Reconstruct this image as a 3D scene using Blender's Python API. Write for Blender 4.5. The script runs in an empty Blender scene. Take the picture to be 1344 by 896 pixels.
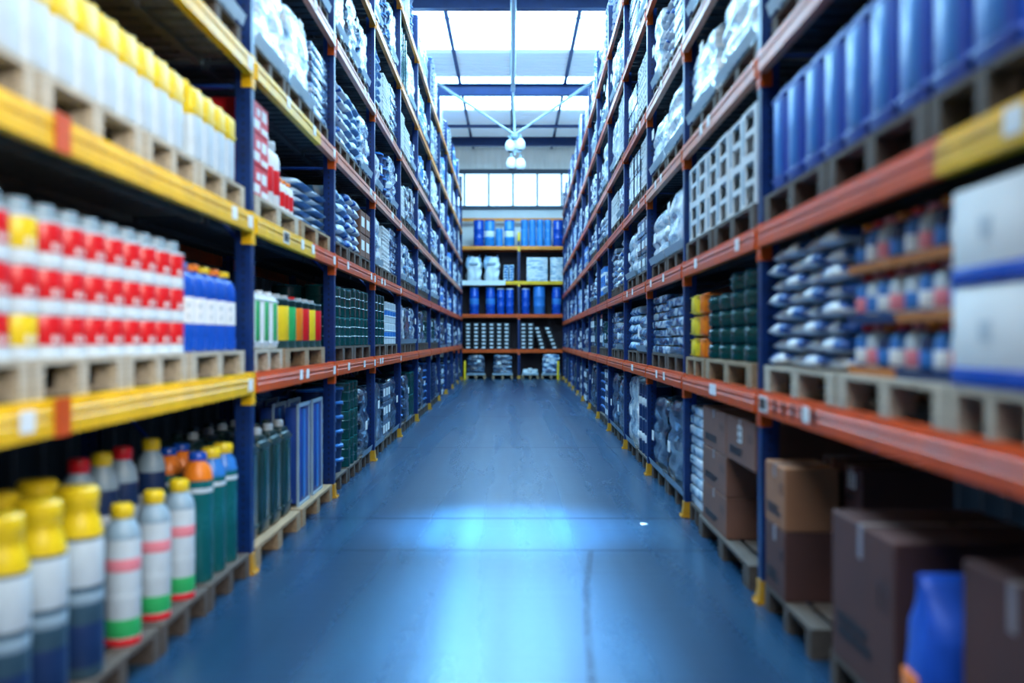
import bpy, bmesh, math, random
from mathutils import Vector, Matrix, noise
random.seed(7)
SC = bpy.context.scene
COL = SC.collection
PI = math.pi

# ------------------------------------------------------------------ materials
def nodes(m):
    m.use_nodes = True
    nt = m.node_tree
    return nt, nt.nodes, nt.links

def ramp(N, stops, interp='LINEAR'):
    r = N.new('ShaderNodeValToRGB')
    r.color_ramp.interpolation = interp
    els = r.color_ramp.elements
    while len(els) < len(stops):
        els.new(0.5)
    for e, (p, c) in zip(els, stops):
        e.position = p
        e.color = (c[0], c[1], c[2], 1)
    return r

def dark(c, k):
    return tuple(x * k for x in c)

MATS = {}
def mat(name, col, rough=0.5, metal=0.0, var=0.18, scale=6.0, bump=0.0, spec=0.5, stretch=(1, 1, 1), coat=0.0):
    """A plain surface with procedural wear: noise drives tone and roughness."""
    if name in MATS:
        return MATS[name]
    m = bpy.data.materials.new(name)
    nt, N, L = nodes(m)
    b = N['Principled BSDF']
    tc = N.new('ShaderNodeTexCoord')
    mp = N.new('ShaderNodeMapping')
    mp.inputs['Scale'].default_value = stretch
    L.new(tc.outputs['Object'], mp.inputs['Vector'])
    no = N.new('ShaderNodeTexNoise')
    no.inputs['Scale'].default_value = scale
    no.inputs['Detail'].default_value = 5
    L.new(mp.outputs['Vector'], no.inputs['Vector'])
    r = ramp(N, [(0.3, dark(col, 1 - var)), (0.7, tuple(min(1, x * (1 + var * 0.5)) for x in col))])
    L.new(no.outputs['Fac'], r.inputs['Fac'])
    L.new(r.outputs['Color'], b.inputs['Base Color'])
    mr = N.new('ShaderNodeMapRange')
    mr.inputs['To Min'].default_value = max(0.03, rough - 0.1)
    mr.inputs['To Max'].default_value = min(1, rough + 0.12)
    L.new(no.outputs['Fac'], mr.inputs['Value'])
    L.new(mr.outputs['Result'], b.inputs['Roughness'])
    b.inputs['Metallic'].default_value = metal
    b.inputs['Specular IOR Level'].default_value = spec
    b.inputs['Coat Weight'].default_value = coat
    if bump:
        bp = N.new('ShaderNodeBump')
        bp.inputs['Strength'].default_value = bump
        bp.inputs['Distance'].default_value = 0.02
        L.new(no.outputs['Fac'], bp.inputs['Height'])
        L.new(bp.outputs['Normal'], b.inputs['Normal'])
    MATS[name] = m
    return m

def emit(name, col, s):
    m = bpy.data.materials.new(name)
    nt, N, L = nodes(m)
    b = N['Principled BSDF']
    b.inputs['Base Color'].default_value = (0.8, 0.85, 0.9, 1)
    b.inputs['Emission Color'].default_value = (*col, 1)
    b.inputs['Emission Strength'].default_value = s
    return m

def film(name, stops, rough=0.22, zs=6.0, xs=2.2, bump=0.5):
    """Shrink film over printed packs: creased, glossy, patchy print showing through."""
    m = bpy.data.materials.new(name)
    nt, N, L = nodes(m)
    b = N['Principled BSDF']
    tc = N.new('ShaderNodeTexCoord')
    oi = N.new('ShaderNodeObjectInfo')
    add = N.new('ShaderNodeVectorMath'); add.operation = 'ADD'
    mul = N.new('ShaderNodeVectorMath'); mul.operation = 'SCALE'
    comb = N.new('ShaderNodeCombineXYZ')
    for k in ('X', 'Y', 'Z'):
        L.new(oi.outputs['Random'], comb.inputs[k])
    L.new(comb.outputs[0], mul.inputs[0]); mul.inputs['Scale'].default_value = 31.0
    L.new(tc.outputs['Object'], add.inputs[0]); L.new(mul.outputs[0], add.inputs[1])
    mp = N.new('ShaderNodeMapping'); mp.inputs['Scale'].default_value = (xs, xs, zs)
    L.new(add.outputs[0], mp.inputs['Vector'])
    n1 = N.new('ShaderNodeTexNoise'); n1.inputs['Scale'].default_value = 1.6
    n1.inputs['Detail'].default_value = 6; n1.inputs['Distortion'].default_value = 0.6
    L.new(mp.outputs['Vector'], n1.inputs['Vector'])
    r = ramp(N, stops)
    L.new(n1.outputs['Fac'], r.inputs['Fac'])
    L.new(r.outputs['Color'], b.inputs['Base Color'])
    b.inputs['Roughness'].default_value = rough
    b.inputs['Coat Weight'].default_value = 0.6
    b.inputs['Coat Roughness'].default_value = 0.12
    n2 = N.new('ShaderNodeTexNoise'); n2.inputs['Scale'].default_value = 7
    n2.inputs['Detail'].default_value = 4; n2.inputs['Distortion'].default_value = 1.5
    mp2 = N.new('ShaderNodeMapping'); mp2.inputs['Scale'].default_value = (1.0, 1.0, 2.6); mp2.inputs['Rotation'].default_value = (0, 0.5, 0)
    L.new(add.outputs[0], mp2.inputs['Vector']); L.new(mp2.outputs['Vector'], n2.inputs['Vector'])
    bp = N.new('ShaderNodeBump'); bp.inputs['Strength'].default_value = bump
    bp.inputs['Distance'].default_value = 0.03
    L.new(n2.outputs['Fac'], bp.inputs['Height'])
    L.new(bp.outputs['Normal'], b.inputs['Normal'])
    return m

def post_mat():
    """Blue enamel with the two rows of punched slots down the post."""
    m = bpy.data.materials.new('blue_post_paint')
    nt, N, L = nodes(m)
    b = N['Principled BSDF']
    tc = N.new('ShaderNodeTexCoord')
    sep = N.new('ShaderNodeSeparateXYZ'); L.new(tc.outputs['Object'], sep.inputs[0])
    def M(op, a, bb=None):
        n = N.new('ShaderNodeMath'); n.operation = op
        for i, v in enumerate((a, bb)):
            if v is None: continue
            if isinstance(v, (int, float)): n.inputs[i].default_value = v
            else: L.new(v, n.inputs[i])
        return n.outputs[0]
    fz = M('FRACT', M('DIVIDE', sep.outputs['Z'], 0.05))
    hz = M('LESS_THAN', M('ABSOLUTE', M('SUBTRACT', fz, 0.5)), 0.22)
    hx = M('LESS_THAN', M('ABSOLUTE', M('SUBTRACT', M('ABSOLUTE', sep.outputs['X']), 0.02)), 0.006)
    front = M('LESS_THAN', sep.outputs['Y'], 0.0015)
    hy = M('LESS_THAN', M('ABSOLUTE', M('SUBTRACT', sep.outputs['Y'], 0.05)), 0.007)
    side = M('GREATER_THAN', M('ABSOLUTE', sep.outputs['X']), 0.0385)
    hole = M('MULTIPLY', hz, M('MAXIMUM', M('MULTIPLY', hx, front), M('MULTIPLY', hy, side)))
    no = N.new('ShaderNodeTexNoise'); no.inputs['Scale'].default_value = 9
    L.new(tc.outputs['Object'], no.inputs['Vector'])
    r = ramp(N, [(0.3, (0.002, 0.017, 0.095)), (0.7, (0.003, 0.030, 0.155))])
    L.new(no.outputs['Fac'], r.inputs['Fac'])
    mx = N.new('ShaderNodeMix'); mx.data_type = 'RGBA'
    L.new(hole, mx.inputs['Factor'])
    L.new(r.outputs['Color'], mx.inputs['A'])
    mx.inputs['B'].default_value = (0.004, 0.008, 0.02, 1)
    L.new(mx.outputs['Result'], b.inputs['Base Color'])
    b.inputs['Roughness'].default_value = 0.35
    return m

def sack_mat(name, c1, c2, amount=0.5):
    """Woven sack printed with a colour on its corners and ends."""
    m = bpy.data.materials.new(name)
    nt, N, L = nodes(m)
    b = N['Principled BSDF']
    tc = N.new('ShaderNodeTexCoord')
    oi = N.new('ShaderNodeObjectInfo')
    sep = N.new('ShaderNodeSeparateXYZ'); L.new(tc.outputs['Generated'], sep.inputs[0])
    def M(op, a_, b_=0.0):
        n = N.new('ShaderNodeMath'); n.operation = op
        for i, v in enumerate((a_, b_)):
            if isinstance(v, (int, float)): n.inputs[i].default_value = v
            else: L.new(v, n.inputs[i])
        return n.outputs[0]
    # printed gusset: a pale triangle standing on the seam, colour in the corners either side
    ax = M('MULTIPLY', M('ABSOLUTE', M('SUBTRACT', M('ADD', sep.outputs['X'], M('MULTIPLY', M('SUBTRACT', oi.outputs['Random'], 0.5), 0.3)), 0.56)), 2.0)
    tri = M('SUBTRACT', M('MULTIPLY', M('SUBTRACT', 1.05, sep.outputs['Z']), 1.0), ax)
    f = M('ADD', M('ADD', tri, M('MULTIPLY', M('MAXIMUM', M('SUBTRACT', sep.outputs['Y'], 0.35), 0.0), 6.0)), 0.5)
    r = ramp(N, [(amount - 0.02, c2), (amount + 0.02, c1)])
    L.new(f, r.inputs['Fac'])
    L.new(r.outputs['Color'], b.inputs['Base Color'])
    b.inputs['Roughness'].default_value = 0.38
    no = N.new('ShaderNodeTexNoise'); no.inputs['Scale'].default_value = 5
    L.new(tc.outputs['Generated'], no.inputs['Vector'])
    bp = N.new('ShaderNodeBump'); bp.inputs['Strength'].default_value = 0.5; bp.inputs['Distance'].default_value = 0.03
    L.new(no.outputs['Fac'], bp.inputs['Height']); L.new(bp.outputs['Normal'], b.inputs['Normal'])
    return m

def floor_mat():
    m = bpy.data.materials.new('polished_concrete')
    nt, N, L = nodes(m)
    b = N['Principled BSDF']
    tc = N.new('ShaderNodeTexCoord')
    sep = N.new('ShaderNodeSeparateXYZ'); L.new(tc.outputs['Object'], sep.inputs[0])
    X, Y = sep.outputs['X'], sep.outputs['Y']
    def M(op, a, bb=None, c=None):
        n = N.new('ShaderNodeMath'); n.operation = op
        for i, v in enumerate((a, bb, c)):
            if v is None: continue
            if isinstance(v, (int, float)): n.inputs[i].default_value = v
            else: L.new(v, n.inputs[i])
        return n.outputs[0]
    def nz(scale, stretch, det=5, dist=0.0):
        mp = N.new('ShaderNodeMapping'); mp.inputs['Scale'].default_value = stretch
        L.new(tc.outputs['Object'], mp.inputs['Vector'])
        n = N.new('ShaderNodeTexNoise'); n.inputs['Scale'].default_value = scale
        n.inputs['Detail'].default_value = det; n.inputs['Distortion'].default_value = dist
        L.new(mp.outputs['Vector'], n.inputs['Vector'])
        return n.outputs['Fac']
    big = nz(1.3, (1, 0.35, 1)); trk = nz(1.8, (1.5, 0.05, 1), 1.5, 0.0); fine = nz(30, (1, 1, 1)); cross = nz(5, (0.15, 2.2, 1), 4)
    base = M('ADD', M('MULTIPLY', big, 0.22), M('ADD', M('MULTIPLY', trk, 0.78), M('MULTIPLY', fine, 0.15)))
    r = ramp(N, [(0.42, (0.003, 0.017, 0.050)), (0.60, (0.009, 0.040, 0.092)), (0.74, (0.022, 0.078, 0.15))])
    L.new(base, r.inputs['Fac'])
    # saw-cut joints across the aisle
    def line(coord, at, half):
        return M('LESS_THAN', M('ABSOLUTE', M('SUBTRACT', coord, at)), half)
    wob = M('MULTIPLY', M('SUBTRACT', nz(1.2, (1, 0.0, 1), 3), 0.5), 0.07)
    Yw = M('ADD', Y, wob)
    j = line(Yw, 7.98, 0.030)
    for at, hw in ((6.77, 0.018), (13.2, 0.03), (18.5, 0.03), (24.5, 0.03), (2.2, 0.01)):
        j = M('MAXIMUM', j, line(Yw, at, hw))
    # scuffed tyre mark arcing down the right of the aisle
    arc = M('ADD', M('MULTIPLY', M('POWER', M('SUBTRACT', Y, 3.2), 2.0), 0.018), 0.335)
    tw = M('MULTIPLY', M('SUBTRACT', nz(2, (1, 1, 1)), 0.5), 0.03)
    d = M('ABSOLUTE', M('SUBTRACT', M('ADD', X, tw), arc))
    tyre = M('MULTIPLY', M('LESS_THAN', d, 0.020), M('LESS_THAN', Y, 6.75))
    tyre = M('MULTIPLY', tyre, M('GREATER_THAN', fine, 0.42))
    marks = M('MAXIMUM', M('MULTIPLY', j, 0.85), M('MULTIPLY', tyre, 0.75))
    scr = M('MULTIPLY', M('GREATER_THAN', cross, 0.66), 0.25)
    marks = M('MAXIMUM', marks, scr)
    mx = N.new('ShaderNodeMix'); mx.data_type = 'RGBA'
    L.new(marks, mx.inputs['Factor']); L.new(r.outputs['Color'], mx.inputs['A'])
    mx.inputs['B'].default_value = (0.008, 0.016, 0.035, 1)
    L.new(mx.outputs['Result'], b.inputs['Base Color'])
    ro = N.new('ShaderNodeMapRange')
    ro.inputs['From Min'].default_value = 0.3; ro.inputs['From Max'].default_value = 0.85
    ro.inputs['To Min'].default_value = 0.36; ro.inputs['To Max'].default_value = 0.20
    L.new(base, ro.inputs['Value'])
    L.new(ro.outputs['Result'], b.inputs['Roughness'])
    b.inputs['IOR'].default_value = 1.6
    L.new(M('MULTIPLY', M('SUBTRACT', 1.0, marks), 0.55), b.inputs['Specular IOR Level'])
    b.inputs['Specular Tint'].default_value = (0.28, 0.66, 1.0, 1)
    bp = N.new('ShaderNodeBump'); bp.inputs['Strength'].default_value = 0.06; bp.inputs['Distance'].default_value = 0.02
    L.new(M('ADD', cross, M('MULTIPLY', fine, 0.3)), bp.inputs['Height']); L.new(bp.outputs['Normal'], b.inputs['Normal'])
    return m

def wood_mat(name, c, var=0.35):
    return mat(name, c, 0.75, var=var, scale=9, stretch=(0.6, 6, 6), bump=0.25)

YEL = mat('yellow_paint', (0.95, 0.52, 0.005), 0.36)
ORA = mat('orange_paint', (0.68, 0.088, 0.004), 0.34)
GLARE = mat('glare_orange_paint', (0.75, 0.27, 0.16), 0.36)  # orange beam paint with the pale glare painted into its colour
AMB = mat('amber_paint', (0.95, 0.30, 0.008), 0.36)
POST = post_mat()
YFOOT = mat('yellow_foot_paint', (0.55, 0.26, 0.008), 0.45)
BRACE = mat('blue_brace_paint', (0.012, 0.06, 0.32), 0.4)
WHITE = mat('white_plastic', (0.80, 0.82, 0.84), 0.38, var=0.06)
CREAM = mat('pale_plastic', (0.62, 0.70, 0.76), 0.4, var=0.12)
PAPER = mat('white_paper', (0.85, 0.87, 0.88), 0.6, var=0.05)
BLACKINK = mat('black_ink', (0.012, 0.013, 0.018), 0.55, var=0.05)
STENCIL = mat('dark_stencil_ink', (0.03, 0.008, 0.006), 0.55)
RED = mat('red_print', (0.75, 0.012, 0.018), 0.33, var=0.1)
PINK = mat('pink_print', (0.85, 0.25, 0.30), 0.4, var=0.1)
YPR = mat('yellow_print', (0.95, 0.66, 0.02), 0.35, var=0.1)
YCAP = mat('yellow_plastic', (0.92, 0.62, 0.01), 0.35, var=0.1)
OCAP = mat('orange_plastic', (0.92, 0.22, 0.01), 0.35, var=0.1)
GREY = mat('grey_plastic', (0.30, 0.42, 0.52), 0.4, var=0.1)
BLUE = mat('blue_plastic', (0.008, 0.085, 0.52), 0.25, var=0.12)
CAN = mat('cobalt_plastic', (0.010, 0.065, 0.42), 0.32, var=0.12)
LBLUE = mat('light_blue_plastic', (0.035, 0.21, 0.62), 0.3, var=0.12)
CYAN = mat('sky_blue_plastic', (0.03, 0.28, 0.72), 0.3, var=0.15)
TEAL = mat('teal_plastic', (0.006, 0.13, 0.14), 0.25, var=0.15)
DGREEN = mat('dark_green_plastic', (0.004, 0.052, 0.052), 0.16, var=0.15)
GREEN = mat('green_print', (0.03, 0.42, 0.12), 0.4, var=0.12)
BLACKG = mat('bottle_green_plastic', (0.008, 0.035, 0.035), 0.3, var=0.15)
NAVY = mat('navy_plastic', (0.012, 0.035, 0.12), 0.35, var=0.2)
CARD = mat('brown_cardboard', (0.20, 0.085, 0.055), 0.8, var=0.2, scale=4)
CARDO = mat('tan_cardboard', (0.36, 0.15, 0.07), 0.8, var=0.18, scale=4)
CARDD = mat('dark_brown_cardboard', (0.095, 0.036, 0.030), 0.8, var=0.2, scale=4)
TAPE = mat('clear_packing_tape', (0.30, 0.22, 0.20), 0.3)
WOOD = wood_mat('pallet_wood', (0.38, 0.25, 0.14))
WOODP = wood_mat('bleached_pallet_wood', (0.55, 0.46, 0.35))
WOODD = wood_mat('dark_pallet_wood', (0.10, 0.075, 0.06))
DECK = wood_mat('shelf_deck_board', (0.20, 0.16, 0.11))
DECKD = wood_mat('dark_shelf_deck_board', (0.045, 0.05, 0.06))
STEELB = mat('blue_roof_steel', (0.006, 0.032, 0.14), 0.5)
SHEET = mat('grey_roof_sheet', (0.62, 0.68, 0.70), 0.5, var=0.12, scale=1.0)
WALLP = mat('ribbed_wall_sheet', (0.80, 0.82, 0.78), 0.5, var=0.12, scale=0.8)
WALLD = mat('dark_wall_sheet', (0.035, 0.045, 0.06), 0.6, var=0.2, scale=0.8)
WALLW = mat('white_wall_paint', (0.9, 0.9, 0.88), 0.6, var=0.06, scale=0.8)
BACKB = mat('dark_brown_panel', (0.035, 0.018, 0.022), 0.8)
FRAME = mat('dark_window_frame', (0.03, 0.05, 0.08), 0.5)
PIPE = mat('white_enamel_pipe', (0.40, 0.52, 0.62), 0.35, var=0.06)
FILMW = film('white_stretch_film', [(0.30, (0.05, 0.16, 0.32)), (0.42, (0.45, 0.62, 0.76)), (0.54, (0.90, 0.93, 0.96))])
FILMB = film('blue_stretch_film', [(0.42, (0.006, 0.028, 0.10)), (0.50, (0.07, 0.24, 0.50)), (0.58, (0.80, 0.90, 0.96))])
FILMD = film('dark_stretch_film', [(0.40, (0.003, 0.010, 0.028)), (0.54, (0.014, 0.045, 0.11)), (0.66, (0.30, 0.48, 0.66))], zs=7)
SACKW = sack_mat('white_and_blue_sack', (0.78, 0.82, 0.86), (0.008, 0.085, 0.36), 0.46)
SACKB = sack_mat('blue_sack', (0.06, 0.24, 0.55), (0.55, 0.70, 0.84), 0.62)
SACKP = sack_mat('pale_sack', (0.74, 0.81, 0.86), (0.25, 0.42, 0.60), 0.2)
BROWNB = mat('brown_paper_sack', (0.36, 0.19, 0.09), 0.75, var=0.2, bump=0.3)
BLUEBAG = mat('bright_blue_sack', (0.015, 0.10, 0.62), 0.4, var=0.2, bump=0.3)
FLOOR = floor_mat()
SKY = emit('daylit_roof_sheet', (0.36, 0.71, 1.0), 21.0)
SKYD = emit('dimmed_daylit_roof_sheet', (0.55, 0.76, 0.92), 1.6)  # emission dimmed so this strip does not blow out the end wall
SKYN = emit('neutral_daylit_roof_sheet', (0.72, 0.88, 1.0), 11.0)  # unseen near strips, emission made less blue to light near goods neutrally
GRP = emit('cloudy_fibreglass_roof_sheet', (0.40, 0.62, 0.80), 0.45)
PANE = emit('daylit_window_glass', (0.42, 0.72, 1.0), 2.6)

# ------------------------------------------------------------------ mesh kit
class MB:
    def __init__(s):
        s.v, s.f, s.m = [], [], []
    def add(s, vs, fs, mi=0):
        o = len(s.v)
        s.v.extend(vs)
        for f in fs:
            s.f.append([i + o for i in f]); s.m.append(mi)
        return s
    def box(s, x0, y0, z0, x1, y1, z1, mi=0):
        vs = [(x0, y0, z0), (x1, y0, z0), (x1, y1, z0), (x0, y1, z0), (x0, y0, z1), (x1, y0, z1), (x1, y1, z1), (x0, y1, z1)]
        fs = [(3, 2, 1, 0), (4, 5, 6, 7), (0, 1, 5, 4), (1, 2, 6, 5), (2, 3, 7, 6), (3, 0, 4, 7)]
        return s.add(vs, fs, mi)
    def rbox(s, x0, y0, z0, x1, y1, z1, r=0.01, mi=0, seg=2):
        bm = bmesh.new()
        bmesh.ops.create_cube(bm, size=1)
        bmesh.ops.scale(bm, vec=(x1 - x0, y1 - y0, z1 - z0), verts=bm.verts)
        bmesh.ops.translate(bm, vec=((x0 + x1) / 2, (y0 + y1) / 2, (z0 + z1) / 2), verts=bm.verts)
        bmesh.ops.bevel(bm, geom=bm.edges[:], offset=r, segments=seg, affect='EDGES', profile=0.5)
        bm.verts.index_update()
        s.add([tuple(v.co) for v in bm.verts], [[v.index for v in f.verts] for f in bm.faces], mi)
        bm.free()
        return s
    def lathe(s, prof, seg=20, cx=0, cy=0, mi=0, mis=None):
        vs = []
        for r, z in prof:
            for i in range(seg):
                a = 2 * PI * i / seg
                vs.append((cx + r * math.cos(a), cy + r * math.sin(a), z))
        n = len(prof)
        o = len(s.v); s.v.extend(vs)
        for k in range(n - 1):
            for i in range(seg):
                j = (i + 1) % seg
                s.f.append([o + k * seg + i, o + k * seg + j, o + (k + 1) * seg + j, o + (k + 1) * seg + i])
                s.m.append(mis[k] if mis else mi)
        if prof[0][0] > 1e-4:
            s.f.append([o + i for i in reversed(range(seg))]); s.m.append(mis[0] if mis else mi)
        if prof[-1][0] > 1e-4:
            s.f.append([o + (n - 1) * seg + i for i in range(seg)]); s.m.append(mis[-1] if mis else mi)
        return s
    def prism(s, poly, x0, x1, mi=0):
        """poly in (y,z), extruded along x"""
        n = len(poly)
        vs = [(x0, y, z) for y, z in poly] + [(x1, y, z) for y, z in poly]
        fs = [[i, (i + 1) % n, n + (i + 1) % n, n + i] for i in range(n)]
        fs += [list(reversed(range(n))), list(range(n, 2 * n))]
        return s.add(vs, fs, mi)
    def tube(s, a, b, r, seg=10, mi=0):
        a, b = Vector(a), Vector(b)
        d = (b - a).normalized()
        t = Vector((0, 0, 1)) if abs(d.z) < 0.9 else Vector((1, 0, 0))
        p = d.cross(t).normalized(); q = d.cross(p)
        vs = []
        for c in (a, b):
            for i in range(seg):
                an = 2 * PI * i / seg
                vs.append(tuple(c + p * (r * math.cos(an)) + q * (r * math.sin(an))))
        fs = [[i, (i + 1) % seg, seg + (i + 1) % seg, seg + i] for i in range(seg)]
        fs += [list(reversed(range(seg))), list(range(seg, 2 * seg))]
        return s.add(vs, fs, mi)
    def mesh(s, name, mats, smooth=35):
        me = bpy.data.meshes.new(name)
        me.from_pydata(s.v, [], s.f)
        for m in (mats if isinstance(mats, (list, tuple)) else [mats]):
            me.materials.append(m)
        me.polygons.foreach_set('material_index', s.m)
        bm = bmesh.new(); bm.from_mesh(me)
        bmesh.ops.recalc_face_normals(bm, faces=bm.faces)
        bm.to_mesh(me); bm.free()
        if smooth:
            me.polygons.foreach_set('use_smooth', [True] * len(me.polygons))
            me.set_sharp_from_angle(angle=math.radians(smooth))
        me.update()
        return me

def box_mesh(name, m, *a, r=0.0):
    b = MB()
    b.rbox(*a, r=r) if r else b.box(*a)
    return b.mesh(name, m)

def sack_mesh(name, m, w, d, h, seed=0, n=14):
    """A filled sack lying flat: plump middle, pinched seams at the front and back ends."""
    rnd = random.Random(seed)
    off = Vector((rnd.uniform(0, 50), rnd.uniform(0, 50), 0))
    mb = MB()
    for sgn in (1, -1):
        vs, fs = [], []
        for j in range(n + 1):
            for i in range(n + 1):
                a, b = -1 + 2 * i / n, -1 + 2 * j / n
                prof = (max(0, 1 - abs(a) ** 7)) ** 0.5 * (max(0, 1 - abs(b) ** 7)) ** 0.5
                wav = noise.noise(Vector((a * 2.1, b * 2.1, sgn * 3)) + off) * 0.16
                x = a * w / 2 * (1 - 0.05 * abs(b) ** 3)
                y = b * d / 2 * (1 - 0.06 * abs(a) ** 3)
                z = h * 0.32 + (h * 0.68 if sgn > 0 else -h * 0.32) * prof * (1 + min(0.0, wav))
                vs.append((x, y + d / 2, z))
        for j in range(n):
            for i in range(n):
                q = [j * (n + 1) + i, j * (n + 1) + i + 1, (j + 1) * (n + 1) + i + 1, (j + 1) * (n + 1) + i]
                fs.append(q if sgn > 0 else q[::-1])
        mb.add(vs, fs)
    me = mb.mesh(name, m, smooth=60)
    bm = bmesh.new(); bm.from_mesh(me)
    bmesh.ops.remove_doubles(bm, verts=bm.verts, dist=0.0006)
    bmesh.ops.recalc_face_normals(bm, faces=bm.faces)
    bm.to_mesh(me); bm.free()
    me.polygons.foreach_set('use_smooth', [True] * len(me.polygons))
    return me

def wrapped_mesh(name, m, w, d, h, seed=0, layers=4, amp=0.011):
    """A film-wrapped block: the layers inside press out as soft ridges, corners drawn in."""
    bm = bmesh.new()
    bmesh.ops.create_cube(bm, size=1)
    bmesh.ops.subdivide_edges(bm, edges=bm.edges[:], cuts=11, use_grid_fill=True)
    off = Vector((seed * 7.3, seed * 3.1, seed))
    for v in bm.verts:
        c = v.co.copy()
        px = 1 - 0.10 * max(0, abs(c.y) * 2 - 0.75) - 0.05 * max(0, c.z + 0.2)
        py = 1 - 0.10 * max(0, abs(c.x) * 2 - 0.75) - 0.05 * max(0, c.z + 0.2)
        ridge = 1 - 0.03 * (1 - abs(math.sin(PI * layers * (c.z + 0.5)))) ** 2 * 2
        nz = noise.noise(Vector((c.x * 3, c.y * 3, c.z * 4)) + off) * amp * 2.0
        x = c.x * w * px * ridge + (nz if abs(c.x) > 0.49 else 0)
        y = c.y * d * py * ridge + (nz if abs(c.y) > 0.49 else 0)
        zt = 1 - 0.05 * max(0, (abs(c.x) * 2) ** 3 + (abs(c.y) * 2) ** 3 - 0.8) * (1 if c.z > 0 else 0)
        z = (c.z + 0.5) * h * zt + (nz if c.z > 0.49 else 0)
        v.co = Vector((x, y + d / 2, max(0, z)))
    me = bpy.data.meshes.new(name)
    bm.to_mesh(me); bm.free()
    me.materials.append(m)
    me.polygons.foreach_set('use_smooth', [True] * len(me.polygons))
    me.set_sharp_from_angle(angle=math.radians(60))
    return me

# ------------------------------------------------------------------ objects
LABELS = {}
def link(name, me, loc=(0, 0, 0), rot=0.0, parent=None):
    o = bpy.data.objects.new(name, me)
    o.location = loc
    o.rotation_euler = (0, 0, rot)
    if parent is not None:
        o.parent = parent
    COL.objects.link(o)
    return o

def add_parts(root, parts):
    for p in parts:
        nm, me = p[0], p[1]
        off = p[2] if len(p) > 2 else (0, 0, 0)
        c = link(nm, me, off, p[4] if len(p) > 4 else 0.0, root)
        if len(p) > 3 and p[3]:
            add_parts(c, p[3])

def thing(name, label, cat, loc, rot=0.0, parts=(), group=None, me=None, scale=None, kind=None):
    """parts: (name, mesh, offset, subparts, rotation). me: the thing's own mesh, else an Empty at its base."""
    o = link(name, me, loc, rot)
    if scale: o.scale = scale
    n = len(label.split())
    assert 4 <= n <= 16, (n, label)
    if label in LABELS: print('DUP LABEL', label)
    LABELS[label] = 1
    o['label'] = label; o['category'] = cat
    if group: o['group'] = group
    if kind: o['kind'] = kind
    add_parts(o, parts)
    return o

def struct(name, me, loc=(0, 0, 0), label=None, cat=None, parts=()):
    o = link(name, me, loc)
    o['kind'] = 'structure'
    if label:
        o['label'] = label; o['category'] = cat
    add_parts(o, parts)
    return o

# sides: u runs down the aisle, v goes into the rack
SIDE = {'L': (-1.63, -0.0056), 'R': (1.325, 0.016)}
def place(side, u, v=0.0, z=0.0):
    if side == 'E':
        return (u, 36.0 + v, z), 0.0
    x0, s = SIDE[side]
    k = 1 / math.sqrt(1 + s * s)
    if side == 'L':
        return (x0 + s * u - v * k, u + v * s * k, z), PI / 2 - math.atan(s)
    return (x0 + s * u + v * k, u - v * s * k, z), -PI / 2 - math.atan(s)

CAMZ, F = 1.5, 1250.0
def on_screen(side, u, z, margin=50):
    (x, y, z), _ = place(side, u, 0.0, z)
    if y < 0.5: return False
    px, py = 672 + F * x / y, 445 - F * (z - CAMZ) / y
    return -margin < px < 1344 + margin and -margin < py < 896 + margin

ORD = ['first', 'second', 'third', 'fourth', 'fifth', 'sixth', 'seventh', 'eighth', 'ninth', 'tenth', 'eleventh', 'twelfth', 'thirteenth', 'fourteenth', 'fifteenth']
TOPS = {'L': [0.0, 1.285, 2.31, 3.31, 4.385, 5.485, 6.71], 'R': [0.0, 1.21, 2.15, 3.135, 4.04, 5.165, 6.215]}
POSTS = {'L': [2.45, 6.11, 9.03, 11.77, 14.65, 17.5, 20.4, 23.3, 26.1, 29.0, 31.9, 34.8],
         'R': [2.15, 5.43, 8.06, 10.53, 13.05, 15.6, 18.1, 20.6, 23.1, 25.6, 28.1, 30.6, 33.1, 35.4]}
PZ = 0.144
def rackname(side): return 'left rack' if side == 'L' else 'right rack'
def cell(side, lev, bay):
    lv = 'floor level' if lev == 0 else ORD[lev - 1] + ' shelf'
    return f'{rackname(side)} {lv}, {ORD[bay]} bay'

# ------------------------------------------------------------------ pallets
def pallet_meshes(key, wood):
    w, d = 1.0, 0.93
    t = MB()
    n = 7
    bw = 0.105
    for i in range(n):
        y = i * (d - bw) / (n - 1)
        t.box(-w / 2, y, PZ - 0.022, w / 2, y + bw, PZ)
    top = t.mesh(key + '_deck', wood)
    st = MB()
    for y in (0.0, d / 2 - 0.05, d - 0.10):
        st.box(-0.05, y, 0.022, 0.05, y + 0.10, PZ - 0.0225)
    st.box(-0.05, 0, 0, 0.05, d, 0.0215)
    return top, st.mesh(key + '_skid', wood)
PAL = {'wood': pallet_meshes('pallet', WOOD), 'pale': pallet_meshes('pale_pallet', WOODP), 'dark': pallet_meshes('dark_pallet', WOODD)}
PALN = {}
def pallet(side, u, z, w, under, v=0.0, key='wood', cat='pallet'):
    top, skid = PAL[key]
    loc, rot = place(side, u, v, z + 0.0004)
    col = {'pale': 'pale', 'dark': 'dark', 'wood': 'wooden'}[key]
    thing('wooden_pallet', f'{col} pallet under {under}', cat, loc, rot,
          [('deck_boards', top), ('skid', skid, (-0.45, 0, 0)), ('skid', skid), ('skid', skid, (0.45, 0, 0))],
          group='pallets under the stock', scale=(w, 1, 1))

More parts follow.
